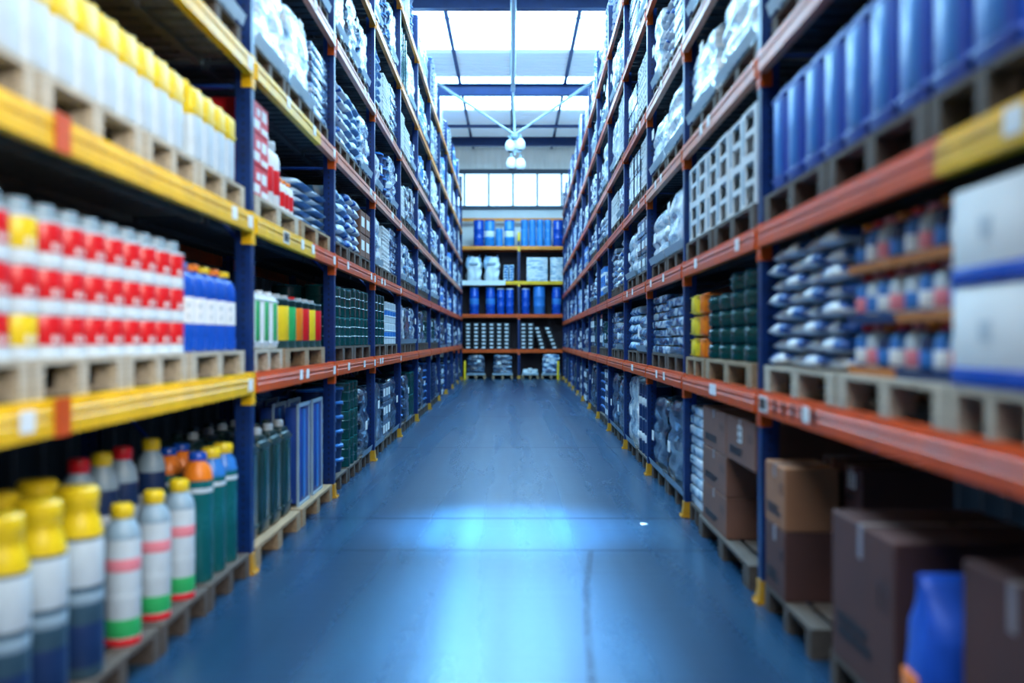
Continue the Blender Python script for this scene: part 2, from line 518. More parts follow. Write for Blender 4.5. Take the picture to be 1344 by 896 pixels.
# ------------------------------------------------------------------ racking
DEPTH = 1.08
BEAMP = [(0, 0), (0.05, 0), (0.05, 0.13), (0.02, 0.13), (0.02, 0.105), (0.004, 0.105), (0.004, 0.092), (0, 0.088), (0, 0.074), (0.006, 0.068), (0.006, 0.058), (0, 0.052)]
BEAMP = [(y - 0.02, z) for y, z in BEAMP]
def beam_mesh(L, mats, split=None):
    mb = MB()
    if split is None:
        mb.prism(BEAMP, 0, L)
    else:
        mb.prism(BEAMP, 0, split, 0); mb.prism(BEAMP, split, L, 1)
    return mb.mesh('beam', mats)

def post_mesh(H):
    """Open rack post: a folded C section with returned lips"""
    mb = MB()
    w, d, t = 0.04, 0.10, 0.004
    poly = [(-w, 0), (w, 0), (w, d), (w - 0.018, d), (w - 0.018, d - t), (w - t, d - t), (w - t, t), (-w + t, t), (-w + t, d - t), (-w + 0.018, d - t), (-w + 0.018, d), (-w, d)]
    n = len(poly)
    vs = [(x, y, 0.015) for x, y in poly] + [(x, y, H) for x, y in poly]
    mb.add(vs, [[i, (i + 1) % n, n + (i + 1) % n, n + i] for i in range(n)] + [list(range(n)), list(range(n, 2 * n))])
    return mb.mesh('post', POST)

def foot_mesh():
    mb = MB()
    mb.box(-0.06, -0.03, 0, 0.06, 0.12, 0.012)
    a, b = 0.050, 0.045
    vs = [(-a, -0.016, 0.0125), (a, -0.016, 0.0125), (a, 0.110, 0.0125), (-a, 0.110, 0.0125), (-b, -0.006, 0.085), (b, -0.006, 0.085), (b, 0.106, 0.085), (-b, 0.106, 0.085)]
    mb.add(vs, [(3, 2, 1, 0), (4, 5, 6, 7), (0, 1, 5, 4), (1, 2, 6, 5), (2, 3, 7, 6), (3, 0, 4, 7)])
    mb.box(-0.045, -0.006, 0.0855, 0.045, 0.106, 0.13)
    for x in (-0.052, 0.052):
        mb.lathe([(0.008, 0.0122), (0.008, 0.022), (0.0, 0.025)], 8, x, -0.022)
    return mb.mesh('foot', YFOOT)

def connector_mesh(m, big=True):
    b2 = MB()
    z0 = -0.075 if big else -0.02
    b2.box(-0.046, -0.006, z0, 0.046, 0.0, 0.135)
    b2.box(-0.046, 0.0002, z0, -0.0405, 0.06, 0.135)
    b2.box(0.0405, 0.0002, z0, 0.046, 0.06, 0.135)
    for z in (-0.05, 0.0, 0.05, 0.10):
        if z > z0: b2.box(-0.012, -0.010, z - 0.008, 0.012, -0.0062, z + 0.008)
    return b2.mesh('connector', m)

YA, YBK = 0.102, DEPTH - 0.102
BDIAG = MB().tube((0, YA, 0), (0, YBK, 0.95), 0.014, 6).mesh('diagonal_brace', BRACE)
BFLAT = MB().tube((0, YBK, 0.95), (0, YA, 0.95), 0.014, 6).mesh('cross_brace', BRACE)
def braces(H, x, parent):
    z = 0.25
    while z + 0.95 < H:
        link('diagonal_brace', BDIAG, (x, 0, z), 0, parent)
        link('cross_brace', BFLAT, (x, 0, z + 0.02), 0, parent)
        z += 1.9

def deck_mesh(L, m):
    mb = MB()
    n = int(L / 0.155)
    for i in range(n):
        x = 0.03 + i * (L - 0.06 - 0.11) / (n - 1)
        mb.box(x, 0.032, -0.030, x + 0.11, DEPTH - 0.032, -0.006)
    for y in (0.3, 0.75):
        mb.box(0.01, y, -0.07, L - 0.01, y + 0.05, -0.031)
    return mb.mesh('shelf_deck', m)

HP = {'L': 7.45, 'R': 6.95}
FOOT = foot_mesh()
CON = {'y': connector_mesh(YEL), 'o': connector_mesh(ORA), 's': connector_mesh(ORA, False), 'a': connector_mesh(AMB, False)}
SPLICE = MB().box(-0.06, -0.026, -0.004, 0.06, -0.0202, 0.134).mesh('splice_plate', ORA)
plate = MB(); plate.box(-0.05, -0.003, 0, 0.05, 0, 0.075)
PLATE = plate.mesh('price_label', PAPER)
bar = MB()
bar.box(-0.09, -0.003, 0, 0.09, 0, 0.085, 0)
xx = -0.075
rnd = random.Random(3)
while xx < 0.07:
    wv = rnd.choice((0.004, 0.007, 0.012))
    bar.box(xx, -0.0045, 0.012, xx + wv, -0.0031, 0.075, 1); xx += wv + rnd.choice((0.006, 0.010))
BARCODE = bar.mesh('barcode_label', [PAPER, BLACKINK])

def mirror_x(side, L, x):   # left racks run away from us along +x, right ones along -x
    return x

for side in ('L', 'R'):
    P = POSTS[side]; T = TOPS[side]
    pm = post_mesh(HP[side])
    sgn = 1 if side == 'L' else -1
    for b in range(len(P) - 1):
        u0, u1 = P[b], P[b + 1]
        Lb = u1 - u0 - 0.096
        loc, rot = place(side, u0 if side == 'L' else u1, 0, 0)
        # root at the bay's low-x end in its own frame
        root_u = u0 if side == 'L' else u1
        yellow = side == 'L' and b == 0
        desc = 'yellow-beamed' if yellow else 'orange-beamed'
        r = thing('pallet_rack_bay', f'blue-posted {desc} pallet rack bay, {ORD[b]} from the front along the {"left" if side == "L" else "right"} side',
                  'pallet rack', loc, rot, group='pallet rack bays')
        far_x = (u1 - u0) if side == 'L' else 0.0
        near_x = 0.0 if side == 'L' else (u1 - u0)
        ends = [far_x] + ([near_x] if b == 0 else [])
        for ex in ends:
            p = link('post', pm, (ex, 0, 0), 0, r); link('foot', FOOT, (0, 0, 0), 0, p)
            q = link('post', pm, (ex, DEPTH, 0), PI, r); link('foot', FOOT, (0, 0, 0), 0, q)
            braces(HP[side], ex, r)
        m1 = YEL if yellow else ORA
        fm = beam_mesh(Lb, [m1])
        rm = beam_mesh(Lb, [ORA])
        glare, amb = beam_mesh(Lb, [GLARE]), beam_mesh(Lb, [AMB])
        dm = deck_mesh(Lb + 0.01, DECK if (side == 'L' and b == 0) else DECKD)
        for lev in range(1, 7):
            zt = T[lev]
            vis = on_screen(side, u1, zt, 150) or on_screen(side, u0, zt, 150) or on_screen(side, (u0 + u1) / 2, zt, 150)
            if not vis: continue
            me = fm
            cm = 'y' if yellow else ('o' if b < 3 else 's')
            if side == 'L' and b and lev in (3, 4): me = glare
            if side == 'L' and b and lev >= 5: me, cm = amb, 'a'
            if side == 'R' and b < 3 and lev in (3, 4): me = glare
            if side == 'L' and b == 1 and lev in (2, 3):
                me = beam_mesh(Lb, [YEL, ORA if lev == 2 else GLARE], 1.86 if lev == 2 else 2.1)
            if side == 'R' and b == 0 and lev == 2:
                me = beam_mesh(Lb, [ORA, YEL], 2.38 - 0.05)
            bo = link('beam', me, (0.048, 0, zt - 0.13), 0, r)
            # hooked end plates on the front post(s)
            link('end_connector', CON[cm], (far_x - 0.048, 0, 0.0), 0, bo)
            if b == 0:
                link('end_connector', CON[cm], (near_x - 0.048, 0, 0.0), 0, bo)
            if b < 4:
                rl = random.Random(b * 10 + lev + (50 if side == 'R' else 0))
                for k in range(2 if b else 1):
                    lx = rl.uniform(0.3, Lb - 0.3)
                    link('price_label', PLATE, (lx, -0.0205, 0.03), 0, bo)
                if side == 'L':
                    link('price_label', PLATE, (Lb - 0.08, -0.0205, 0.02), 0, bo)
            if side == 'L' and b == 0:
                link('splice_plate', SPLICE, (3.45 - u0 - 0.048, 0, 0), 0, bo)
            if side == 'L' and b == 1 and lev == 2:
                link('barcode_label', BARCODE, (0.80, -0.0205, 0.02), 0, bo)
            if side == 'R' and b == 0 and lev == 1:
                link('barcode_label', BARCODE, (0.12, -0.0205, 0.02), 0, bo)
                mk = MB()
                mk.box(-0.022, -0.0225, 0.028, 0.022, -0.0202, 0.092); mk.box(-0.03, -0.0225, 0.0, 0.0, -0.0202, 0.027)
                stm = MB().box(-0.022, -0.0215, 0.028, 0.022, -0.0195, 0.098).mesh('stencil_mark', STENCIL)
                for k in range(5):
                    link('stencil_mark', stm, (0.36 + k * 0.17, 0, 0), 0, bo)
            # rear beam, turned to face the wall
            link('beam', rm, (0.048 + Lb, DEPTH, zt - 0.13), PI, r)
            link('shelf_deck', dm, (0.043, 0, zt), 0, r)

# ------------------------------------------------------------------ containers
def L_(name, prof, m, seg=20):
    return MB().lathe(prof, seg).mesh(name, m)

# stacked red and white tin
TINH = 0.17
tin_body = L_('tin_body', [(0.0, 0.0), (0.079, 0.0), (0.082, 0.004), (0.082, 0.010), (0.078, 0.013), (0.078, 0.155), (0.082, 0.158), (0.082, 0.165), (0.076, 0.169), (0.072, 0.165), (0.0, 0.165)], CREAM)
tin_red = L_('tin_label', [(0.0787, 0.048), (0.0792, 0.049), (0.0792, 0.158), (0.0787, 0.159)], RED)
tin_yel = L_('tin_label', [(0.0787, 0.048), (0.0792, 0.049), (0.0792, 0.158), (0.0787, 0.159)], YPR)
tin_mark = MB()
for k in range(3):
    a0 = -PI / 2 + (k - 1) * 0.42
    for i in range(3):
        a, b = a0 - 0.13 + i * 0.085, a0 - 0.13 + (i + 1) * 0.085
        z0, z1 = (0.06, 0.072) if (i + k) % 2 else (0.06, 0.085)
        R = 0.0798
        tin_mark.add([(R * math.cos(a), R * math.sin(a), z0), (R * math.cos(b), R * math.sin(b), z0), (R * math.cos(b), R * math.sin(b), z1), (R * math.cos(a), R * math.sin(a), z1)], [(0, 1, 2, 3)])
tin_mark = tin_mark.mesh('tin_print', PAPER)
tin_cap = L_('tin_cap', [(0.0, 0.166), (0.052, 0.166), (0.052, 0.215), (0.046, 0.226), (0.03, 0.230), (0.0, 0.231)], GREY)

def tin(side, u, v, z, label, top, lab):
    loc, rot = place(side, u, v, z)
    parts = [('body', tin_body), ('label_band', lab, (0, 0, 0), [('print_mark', tin_mark)])]
    if top: parts.append(('cap', tin_cap))
    thing('paint_tin', label, 'tin', loc, rot, parts, group='stacked tins on the yellow shelf')

def bottle_kit(name, h, r, capm, shoulderm, bodym, bands, capr=None, toph=0.09, mid=None):
    """bands: (z0,z1,material). Returns the part list of one bottle."""
    capr = capr or r * 0.62
    hb = h - toph
    body = L_(name + '_body', [(0, 0), (r * 0.93, 0), (r, 0.012), (r, hb * 0.80), (r * 0.97, hb * 0.86), (r * 0.82, hb * 0.95), (capr * 0.82, hb), (capr * 0.8, hb + 0.012), (0, hb + 0.012)], bodym)
    parts = [('body', body)]
    for z0, z1, m in bands:
        parts.append(('label_band', L_(name + '_band', [(r * 1.003, z0), (r * 1.012, z0 + 0.003), (r * 1.012, z1 - 0.003), (r * 1.003, z1)], m)))
    if shoulderm:
        parts.append(('collar', L_(name + '_collar', [(r * 0.99, hb * 0.855), (r * 0.995, hb * 0.87), (r * 0.86, hb * 0.952), (capr * 0.9, hb + 0.004), (capr * 0.9, hb + 0.011)], shoulderm)))
    parts.append(('cap', L_(name + '_cap', [(0, hb + 0.0125), (capr, hb + 0.0125), (capr, hb + toph * 0.45), (capr * 1.04, hb + toph * 0.5), (capr * 1.0, h - 0.012), (capr * 0.85, h), (0, h)], capm)))
    return parts

SLATE = mat('slate_plastic', (0.045, 0.10, 0.15), 0.35)
WBOT = bottle_kit('spray_bottle', 0.62, 0.08, YCAP, GREY, CREAM, [(0.005, 0.035, RED), (0.04, 0.12, GREEN), (0.33, 0.385, PINK), (0.20, 0.23, CREAM)], toph=0.07)
BBOT = bottle_kit('big_bottle', 0.76, 0.10, YCAP, YCAP, SLATE, [(0.37, 0.55, CREAM), (0.30, 0.345, GREY), (0.05, 0.22, NAVY)], toph=0.10, capr=0.082)
TBOT = bottle_kit('teal_bottle', 0.72, 0.085, BLUE, OCAP, TEAL, [(0.50, 0.525, CREAM)], toph=0.055, capr=0.05)
TBOT2 = bottle_kit('teal_bottle', 0.72, 0.085, YCAP, LBLUE, TEAL, [(0.50, 0.525, CREAM)], toph=0.07, capr=0.058)
RBOT = bottle_kit('tall_bottle', 0.80, 0.08, RED, GREY, NAVY, [(0.3, 0.5, CREAM)], toph=0.075)
YBOT = bottle_kit('tall_bottle', 0.80, 0.08, YCAP, GREY, NAVY, [(0.3, 0.5, CREAM)], toph=0.075)
BLB = None
# waisted blue bottle with a wrapped white label
bb = L_('blue_bottle_body', [(0, 0), (0.078, 0), (0.088, 0.012), (0.090, 0.06), (0.086, 0.10), (0.089, 0.135), (0.084, 0.15), (0.084, 0.30), (0.089, 0.315), (0.087, 0.36), (0.076, 0.405), (0.05, 0.432), (0.04, 0.436), (0.04, 0.447), (0, 0.447)], BLUE)
bl = L_('blue_bottle_label', [(0.0845, 0.155), (0.0862, 0.157), (0.0862, 0.293), (0.0845, 0.295)], PAPER)
bmk = MB()
for k in range(4):
    a0 = -PI / 2 + (k - 1.5) * 0.38
    for (z0, z1, dw) in ((0.175, 0.215, 0.05), (0.235, 0.27, 0.075)):
        if (k + int(z0 * 100)) % 3 == 0: continue
        R = 0.0868
        a, b = a0 - dw, a0 + dw
        bmk.add([(R * math.cos(a), R * math.sin(a), z0), (R * math.cos(b), R * math.sin(b), z0 + 0.008), (R * math.cos(b), R * math.sin(b), z1), (R * math.cos(a), R * math.sin(a), z1 - 0.008)], [(0, 1, 2, 3)])
bmk = bmk.mesh('label_mark', GREY)
def bcap(m): return L_('blue_bottle_cap', [(0, 0.448), (0.047, 0.448), (0.047, 0.475), (0.04, 0.482), (0, 0.482)], m)
BCAPB, BCAPO, BCAPY = bcap(LBLUE), bcap(OCAP), bcap(YCAP)

def jug_kit(h, w, low, up, capm, hy=0.52):
    """Square-shouldered jug with a moulded grip and screw cap: white body, coloured upper sleeve."""
    b = MB(); b.rbox(-w / 2, -w / 2, 0, w / 2, w / 2, h * 0.9, r=w * 0.16, seg=3)
    s = MB(); s.rbox(-w / 2 - 0.003, -w / 2 - 0.003, h * hy, w / 2 + 0.003, w / 2 + 0.003, h * 0.905, r=w * 0.16, seg=3)
    k = MB(); k.lathe([(0, h * 0.906), (w * 0.25, h * 0.906), (w * 0.25, h * 0.965), (w * 0.22, h), (0, h)], 16, -w * 0.12)
    hd = MB()
    hd.tube((w * 0.12, 0, h * 0.90), (w * 0.36, 0, h * 0.965), w * 0.06, 8)
    hd.tube((w * 0.36, 0, h * 0.965), (w * 0.40, 0, h * 0.88), w * 0.06, 8)
    ring = MB(); ring.rbox(-w / 2 - 0.0045, -w / 2 - 0.0045, h * (hy + 0.09), w / 2 + 0.0045, w / 2 + 0.0045, h * (hy + 0.13), r=0.008)
    return [('body', b.mesh('jug_body', low)), ('sleeve', s.mesh('jug_sleeve', up)), ('cap', k.mesh('jug_cap', capm)), ('grip', hd.mesh('jug_grip', up)), ('stripe', ring.mesh('jug_stripe', capm))]
YJUG = jug_kit(0.44, 0.185, CREAM, YCAP, YPR)
WJUG = jug_kit(0.44, 0.185, CREAM, WHITE, PINK, 0.60)
BJUG = jug_kit(0.44, 0.185, CREAM, LBLUE, PINK, 0.60)

def jerry_kit(w, d, h, m, panelm, capm, handle=True):
    """Jerrycan: rounded body with pressed ribs, front panel, grip over the top and an offset cap."""
    b = MB(); b.rbox(-w / 2, 0, 0, w / 2, d, h * 0.88, r=min(w, d) * 0.13, seg=3)
    b.rbox(-w / 2 + w * 0.06, d * 0.08, h * 0.85, w / 2 - w * 0.06, d * 0.92, h * 0.92, r=h * 0.025)
    for z in (0.10, 0.80):
        b.rbox(-w / 2 - 0.004, -0.004, h * z, w / 2 + 0.004, d + 0.004, h * (z + 0.03), r=0.006)
    p = MB(); p.rbox(-w * 0.22, -0.007, h * 0.14, w * 0.22, 0.03, h * 0.79, r=0.006)
    g = MB()
    g.rbox(-w * 0.30, d * 0.45, h * 0.95, w * 0.10, d * 0.62, h * 1.0, r=h * 0.018)
    g.rbox(-w * 0.30, d * 0.45, h * 0.915, -w * 0.20, d * 0.62, h * 0.97, r=h * 0.015)
    g.rbox(w * 0.0, d * 0.45, h * 0.915, w * 0.10, d * 0.62, h * 0.97, r=h * 0.015)
    c = MB(); c.lathe([(0, h * 0.915), (w * 0.14, h * 0.915), (w * 0.14, h * 0.975), (w * 0.11, h * 0.985), (0, h * 0.985)], 14, w * 0.28, d * 0.3)
    out = [('body', b.mesh('can_body', m)), ('front_panel', p.mesh('can_panel', panelm))]
    if handle: out += [('grip', g.mesh('can_grip', m)), ('cap', c.mesh('can_cap', capm))]
    return out
BLUECAN = jerry_kit(0.275, 0.34, 0.62, CAN, LBLUE, BLUE)
GREENCAN = jerry_kit(0.27, 0.30, 0.74, BLACKG, DGREEN, CREAM)
YCAN = jerry_kit(0.36, 0.28, 0.17, YCAP, YPR, OCAP, False)
OCAN = jerry_kit(0.20, 0.28, 0.17, OCAP, OCAP, YCAP, False)
WGCAN = jerry_kit(0.22, 0.24, 0.42, WHITE, GREEN, WHITE)
DGCAN = jerry_kit(0.22, 0.24, 0.40, DGREEN, TEAL, CREAM)

TUBH = 0.142
TUB = [('body', L_('tub_body', [(0, 0), (0.165, 0), (0.185, 0.014), (0.19, 0.06), (0.183, 0.066), (0.183, 0.078), (0.19, 0.084), (0.187, 0.112), (0.17, 0.128), (0, 0.128)], DGREEN, 24)),
       ('lid', L_('tub_lid', [(0, 0.1285), (0.178, 0.1285), (0.181, 0.134), (0.17, 0.1415), (0, 0.1415)], DGREEN, 24))]
def drum_kit(r, h, m, lidm, bandm=None):
    prof = [(0, 0), (r * 0.94, 0), (r, 0.02 * h)]
    for k in (0.32, 0.64):
        prof += [(r, (k - 0.03) * h), (r * 1.04, (k - 0.012) * h), (r * 1.04, (k + 0.012) * h), (r, (k + 0.03) * h)]
    prof += [(r, 0.93 * h), (r * 0.96, 0.955 * h), (0, 0.955 * h)]
    out = [('body', L_('drum_body', prof, m)), ('lid', L_('drum_lid', [(0, 0.956 * h), (r * 0.98, 0.956 * h), (r * 1.0, 0.97 * h), (r * 0.97, h), (r * 0.85, h), (r * 0.82, 0.985 * h), (0, 0.985 * h)], lidm))]
    if bandm: out.append(('label_band', L_('drum_band', [(r * 1.004, 0.37 * h), (r * 1.012, 0.375 * h), (r * 1.012, 0.58 * h), (r * 1.004, 0.585 * h)], bandm)))
    return out

def carton_mesh_parts(w, d, h, m, sticker=False, tape=True, marks=True, seed=0):
    b = MB(); b.rbox(-w / 2, 0, 0, w / 2, d, h - 0.0022, r=0.006, seg=1)
    # flap seam along the top
    b.box(-w / 2 + 0.01, d * 0.5 - 0.002, h - 0.0025, w / 2 - 0.01, d * 0.5 + 0.002, h - 0.0012)
    parts = [('carton_body', b.mesh('carton_body', m))]
    if tape:
        t = MB(); t.box(-0.025, -0.0012, h * 0.78, 0.025, 0.0, h); t.box(-0.025, 0, h - 0.002, 0.025, d, h - 0.0008)
        parts.append(('packing_tape', t.mesh('packing_tape', TAPE)))
    if marks:
        rr = random.Random(seed)
        k = MB()
        for row in range(2):
            x = -w * 0.38
            z = h * (0.18 + 0.09 * row)
            while x < w * rr.uniform(0.0, 0.35):
                ww = rr.uniform(0.012, 0.03)
                k.box(x, -0.0022, z, x + ww, -0.0004, z + h * 0.07); x += ww + 0.01
        for ax in (w * 0.29, w * 0.39):
            ar = MB().box(-0.004, -0.0022, 0, 0.004, -0.0004, h * 0.13)
            ar.add([(-0.014, -0.0022, h * 0.13), (0.014, -0.0022, h * 0.13), (0, -0.0022, h * 0.21)], [(0, 1, 2)])
            parts.append(('arrow_mark', ar.mesh('arrow_mark', BLACKINK), (ax, 0, h * 0.55)))
        parts.append(('print_marking', k.mesh('print_marking', BLACKINK)))
    if sticker:
        s = MB(); s.rbox(-0.055, -0.004, h * 0.48, 0.055, -0.0003, h * 0.84, r=0.0012, seg=1)
        g = MB()
        for gx in (-0.026, 0.026):
            for gz in (0.57, 0.74):
                g.box(gx - 0.014, -0.006, h * gz - 0.012, gx - 0.004, -0.0043, h * gz + 0.018)
                g.box(gx - 0.002, -0.006, h * gz - 0.012, gx + 0.014, -0.0043, h * gz - 0.003)
                g.box(gx + 0.005, -0.006, h * gz + 0.002, gx + 0.014, -0.0043, h * gz + 0.018)
        parts.append(('white_sticker', s.mesh('white_sticker', PAPER), (0, 0, 0), [('sticker_mark', g.mesh('sticker_mark', BLACKINK))]))
    return parts

# ------------------------------------------------------------------ generic palletised loads (unit width 1, depth .93, height 1 are scaled)
LOADS = {}
def load_parts(kind, w, h, seed):
    key = (kind, round(w, 2), round(h, 2), seed)
    if key in LOADS: return LOADS[key]
    d = 0.88
    parts = []
    rr = random.Random(seed * 13 + len(kind))
    if kind in ('film_white', 'film_blue', 'film_dark'):
        m = {'film_white': FILMW, 'film_blue': FILMB, 'film_dark': FILMD}[kind]
        lay = rr.choice((3, 4, 5))
        parts.append(('film_wrap', wrapped_mesh('film_wrap', m, w - 0.05, d, h - 0.02, seed, lay)))
        parts.append(('delivery_note', MB().box(-0.07, -0.034, 0, 0.07, -0.030, 0.10).mesh('delivery_note', PAPER), (rr.uniform(-0.2, 0.2) * w, 0, h * rr.uniform(0.35, 0.7))))
        sk = MB()
        for i in range(26):   # gathered tail of film round the pallet
            a = -w / 2 * 0.98 + i * w * 0.98 / 26
            sk.add([(a, -0.012 - 0.008 * (i % 2), 0.002), (a + w * 0.98 / 26, -0.012 - 0.008 * ((i + 1) % 2), 0.002), (a + w * 0.98 / 26, -0.03 - 0.006 * (i % 2), 0.075), (a, -0.03 - 0.006 * ((i + 1) % 2), 0.075)], [(0, 1, 2, 3)])
        parts.append(('film_skirt', sk.mesh('film_skirt', PIPE)))
    elif kind in ('sack_white', 'sack_blue', 'sack_pale'):
        m = {'sack_white': SACKW, 'sack_blue': SACKB, 'sack_pale': SACKP}[kind]
        n = max(3, round(h / 0.105)); lh = h / n
        cols = max(2, round(w / 0.36)); cw = w / cols
        ms = [sack_mesh('sack', m, cw * 0.99, 0.43, lh * 1.04, seed * 5 + k) for k in range(3)]
        for j in range(n):
            for i in range(cols):
                parts.append(('sack', ms[(i + j) % 3], (-w / 2 + cw * (i + 0.5) + rr.uniform(-.015, .015), rr.uniform(-0.01, 0.02), j * lh * 0.985)))
                if j == n - 1:
                    parts.append(('sack', ms[(i + j + 1) % 3], (-w / 2 + cw * (i + 0.5), 0.44, j * lh * 0.985)))
        core = MB().box(-w / 2 + 0.04, 0.46, 0.0, w / 2 - 0.04, d - 0.01, h - lh * 1.0).mesh('rear_sack_row', m)
        parts.append(('rear_row', core))
    elif kind in ('carton_white', 'carton_brown', 'carton_navy'):
        m = {'carton_white': FILMW, 'carton_brown': CARD, 'carton_navy': FILMD}[kind]
        n = max(2, round(h / 0.24)); lh = h / n
        cols = max(2, round(w / 0.33)); cw = w / cols
        bm_ = MB(); bm_.rbox(-cw / 2 + 0.004, 0, 0.002, cw / 2 - 0.004, d, lh - 0.002, r=0.008, seg=1)
        cmx = bm_.mesh('carton', m)
        lb = MB().box(-cw * 0.3, -0.003, lh * 0.3, cw * 0.3, -0.0005, lh * 0.72).mesh('carton_label', PAPER if kind != 'carton_white' else LBLUE)
        for j in range(n):
            for i in range(cols):
                parts.append(('carton', cmx, (-w / 2 + cw * (i + 0.5), rr.uniform(0, 0.012), j * lh), [('label', lb)]))
    elif kind in ('drum_blue', 'drum_green', 'drum_white', 'drum_navy'):
        m, lm = {'drum_blue': (LBLUE, BLUE), 'drum_green': (DGREEN, TEAL), 'drum_white': (CREAM, WHITE), 'drum_navy': (NAVY, GREY)}[kind]
        n = 2 if h < 0.85 else 3
        lh = h / n
        cols = max(2, round(w / 0.31)); cw = w / cols
        kit = drum_kit(cw / 2 * 0.95, lh - 0.004, m, lm, {'drum_white': LBLUE, 'drum_green': None}.get(kind, PAPER))
        for j in range(n):
            for i in range(cols):
                for rw in (0, 1):
                    if rw and j < n - 1: continue
                    off = (-w / 2 + cw * (i + 0.5), cw / 2 + rw * cw, j * lh)
                    parts.append(('drum', kit[0][1], off, [(p[0], p[1]) for p in kit[1:]]))
        if n > 1:
            parts.append(('rear_row', MB().box(-w / 2 + 0.03, cw * 1.05, 0, w / 2 - 0.03, cw * 1.95, lh * (n - 1) - 0.004).mesh('rear_row', m)))
    elif kind == 'crate_white' or kind == 'crate_navy':
        m = WHITE if kind == 'crate_white' else NAVY
        n = max(2, round(h / 0.16)); lh = h / n
        cols = max(2, round(w / 0.40)); cw = w / cols
        cr = MB()
        x0, x1 = -cw / 2 + 0.004, cw / 2 - 0.004
        t = 0.012
        cr.box(x0, 0.012, 0.002, x1, d, 0.014)
        cr.box(x0, 0.012, 0.0145, x0 + t, d, lh - 0.002); cr.box(x1 - t, 0.012, 0.0145, x1, d, lh - 0.002)
        cr.box(x0 + t, d - t, 0.0145, x1 - t, d, lh - 0.002)
        for a in (0.0, 0.4, 0.8):   # slatted front
            cr.box(x0, 0, lh * (0.06 + a * 0.98), x1, 0.0115, lh * (0.06 + a * 0.98) + lh * 0.15)
        for a in (0.0, 0.32, 0.64, 0.96):
            xx_ = x0 + (x1 - x0 - 0.02) * a / 0.96
            cr.box(xx_, -0.005, 0.004, xx_ + 0.02, -0.0002, lh - 0.004)
        cm_ = cr.mesh('crate', m)
        fill = MB().box(x0 + 0.02, 0.03, 0.016, x1 - 0.02, d - 0.02, lh * 0.7).mesh('crate_content', FILMD)
        for j in range(n):
            for i in range(cols):
                parts.append(('crate', cm_, (-w / 2 + cw * (i + 0.5), rr.uniform(0, 0.01), j * lh), [('content', fill)]))
    elif kind == 'tub_blue':
        n = max(4, round(h / 0.14)); lh = h / n
        cols = max(2, round(w / 0.36)); cw = w / cols
        R = cw / 2 * 0.96
        body = L_('tub_body', [(0, 0), (R * 0.86, 0), (R * 0.92, lh * 0.7), (R, lh * 0.72), (R, lh * 0.80), (R * 0.95, lh * 0.82), (0, lh * 0.82)], NAVY)
        lid = L_('tub_lid', [(0, lh * 0.825), (R * 0.98, lh * 0.825), (R * 0.98, lh * 0.93), (R * 0.9, lh * 0.985), (0, lh * 0.985)], LBLUE)
        for j in range(n):
            for i in range(cols):
                parts.append(('tub', body, (-w / 2 + cw * (i + 0.5), cw / 2, j * lh), [('lid', lid)]))
        parts.append(('rear_row', MB().rbox(-w / 2 + 0.03, cw * 1.03, 0, w / 2 - 0.03, min(d, cw * 2.4), h, r=0.02).mesh('rear_row', FILMD)))
    elif kind == 'slab_blue' or kind == 'slab_white':
        n = max(4, round(h / 0.085)); lh = h / n
        m = FILMB if kind == 'slab_blue' else FILMW
        sl = [MB().rbox(-w / 2 + rr.uniform(0, .02), rr.uniform(0, .02), 0, w / 2 - rr.uniform(0, .02), d, lh * 0.86, r=0.012).mesh('slab_pack', m) for k in range(3)]
        sp = MB()
        for x in (-0.4, 0, 0.4):
            sp.box(x * w - 0.03, 0.03, lh * 0.862, x * w + 0.03, d - 0.03, lh * 0.998)
        sp = sp.mesh('spacer_batten', WOOD)
        for j in range(n):
            parts.append(('slab_pack', sl[j % 3], (0, 0, j * lh), [('spacer_batten', sp)] if j < n - 1 else []))
    LOADS[key] = parts
    return parts

LOADNAME = {'film_white': ('wrapped_load', 'white film-wrapped load'), 'film_blue': ('wrapped_load', 'blue and white film-wrapped load'),
            'film_dark': ('wrapped_load', 'dark film-wrapped load'), 'sack_white': ('sack_load', 'load of white and blue sacks'),
            'sack_blue': ('sack_load', 'load of blue sacks'), 'sack_pale': ('sack_load', 'load of pale sacks'),
            'carton_white': ('carton_load', 'load of white wrapped cartons'), 'carton_brown': ('carton_load', 'load of brown cartons'),
            'carton_navy': ('carton_load', 'load of blue cartons'), 'drum_blue': ('drum_load', 'load of light blue drums'),
            'drum_green': ('drum_load', 'load of dark green drums'), 'drum_white': ('drum_load', 'load of pale drums'),
            'drum_navy': ('drum_load', 'load of navy drums'), 'crate_white': ('crate_load', 'load of white slatted crates'),
            'crate_navy': ('crate_load', 'load of navy slatted crates'), 'tub_blue': ('tub_load', 'load of navy tubs with blue lids'),
            'slab_blue': ('slab_load', 'load of blue flat packs'), 'slab_white': ('slab_load', 'load of white flat packs')}
POSN = {1: ['alone'], 2: ['front half', 'back half'], 3: ['front third', 'middle third', 'back third'], 4: ['first spot', 'second spot', 'third spot', 'fourth spot']}

def load(side, lev, bay, u, w, h, kind, pos, seed=0, pal=True, v=0.035, key='dark'):
    z = TOPS[side][lev]
    nm, look = LOADNAME[kind]
    where = cell(side, lev, bay) + (', ' + pos if pos else '')
    if pal:
        pallet(side, u, z, min(w * 0.99, w), 'load, ' + where, v=v, key=key)
        z += PZ + 0.0005
    loc, rot = place(side, u, v, z)
    thing(nm, f'{look}, {where}', 'pallet load', loc, rot, load_parts(kind, w, h, seed), group=look + 's in the racks')

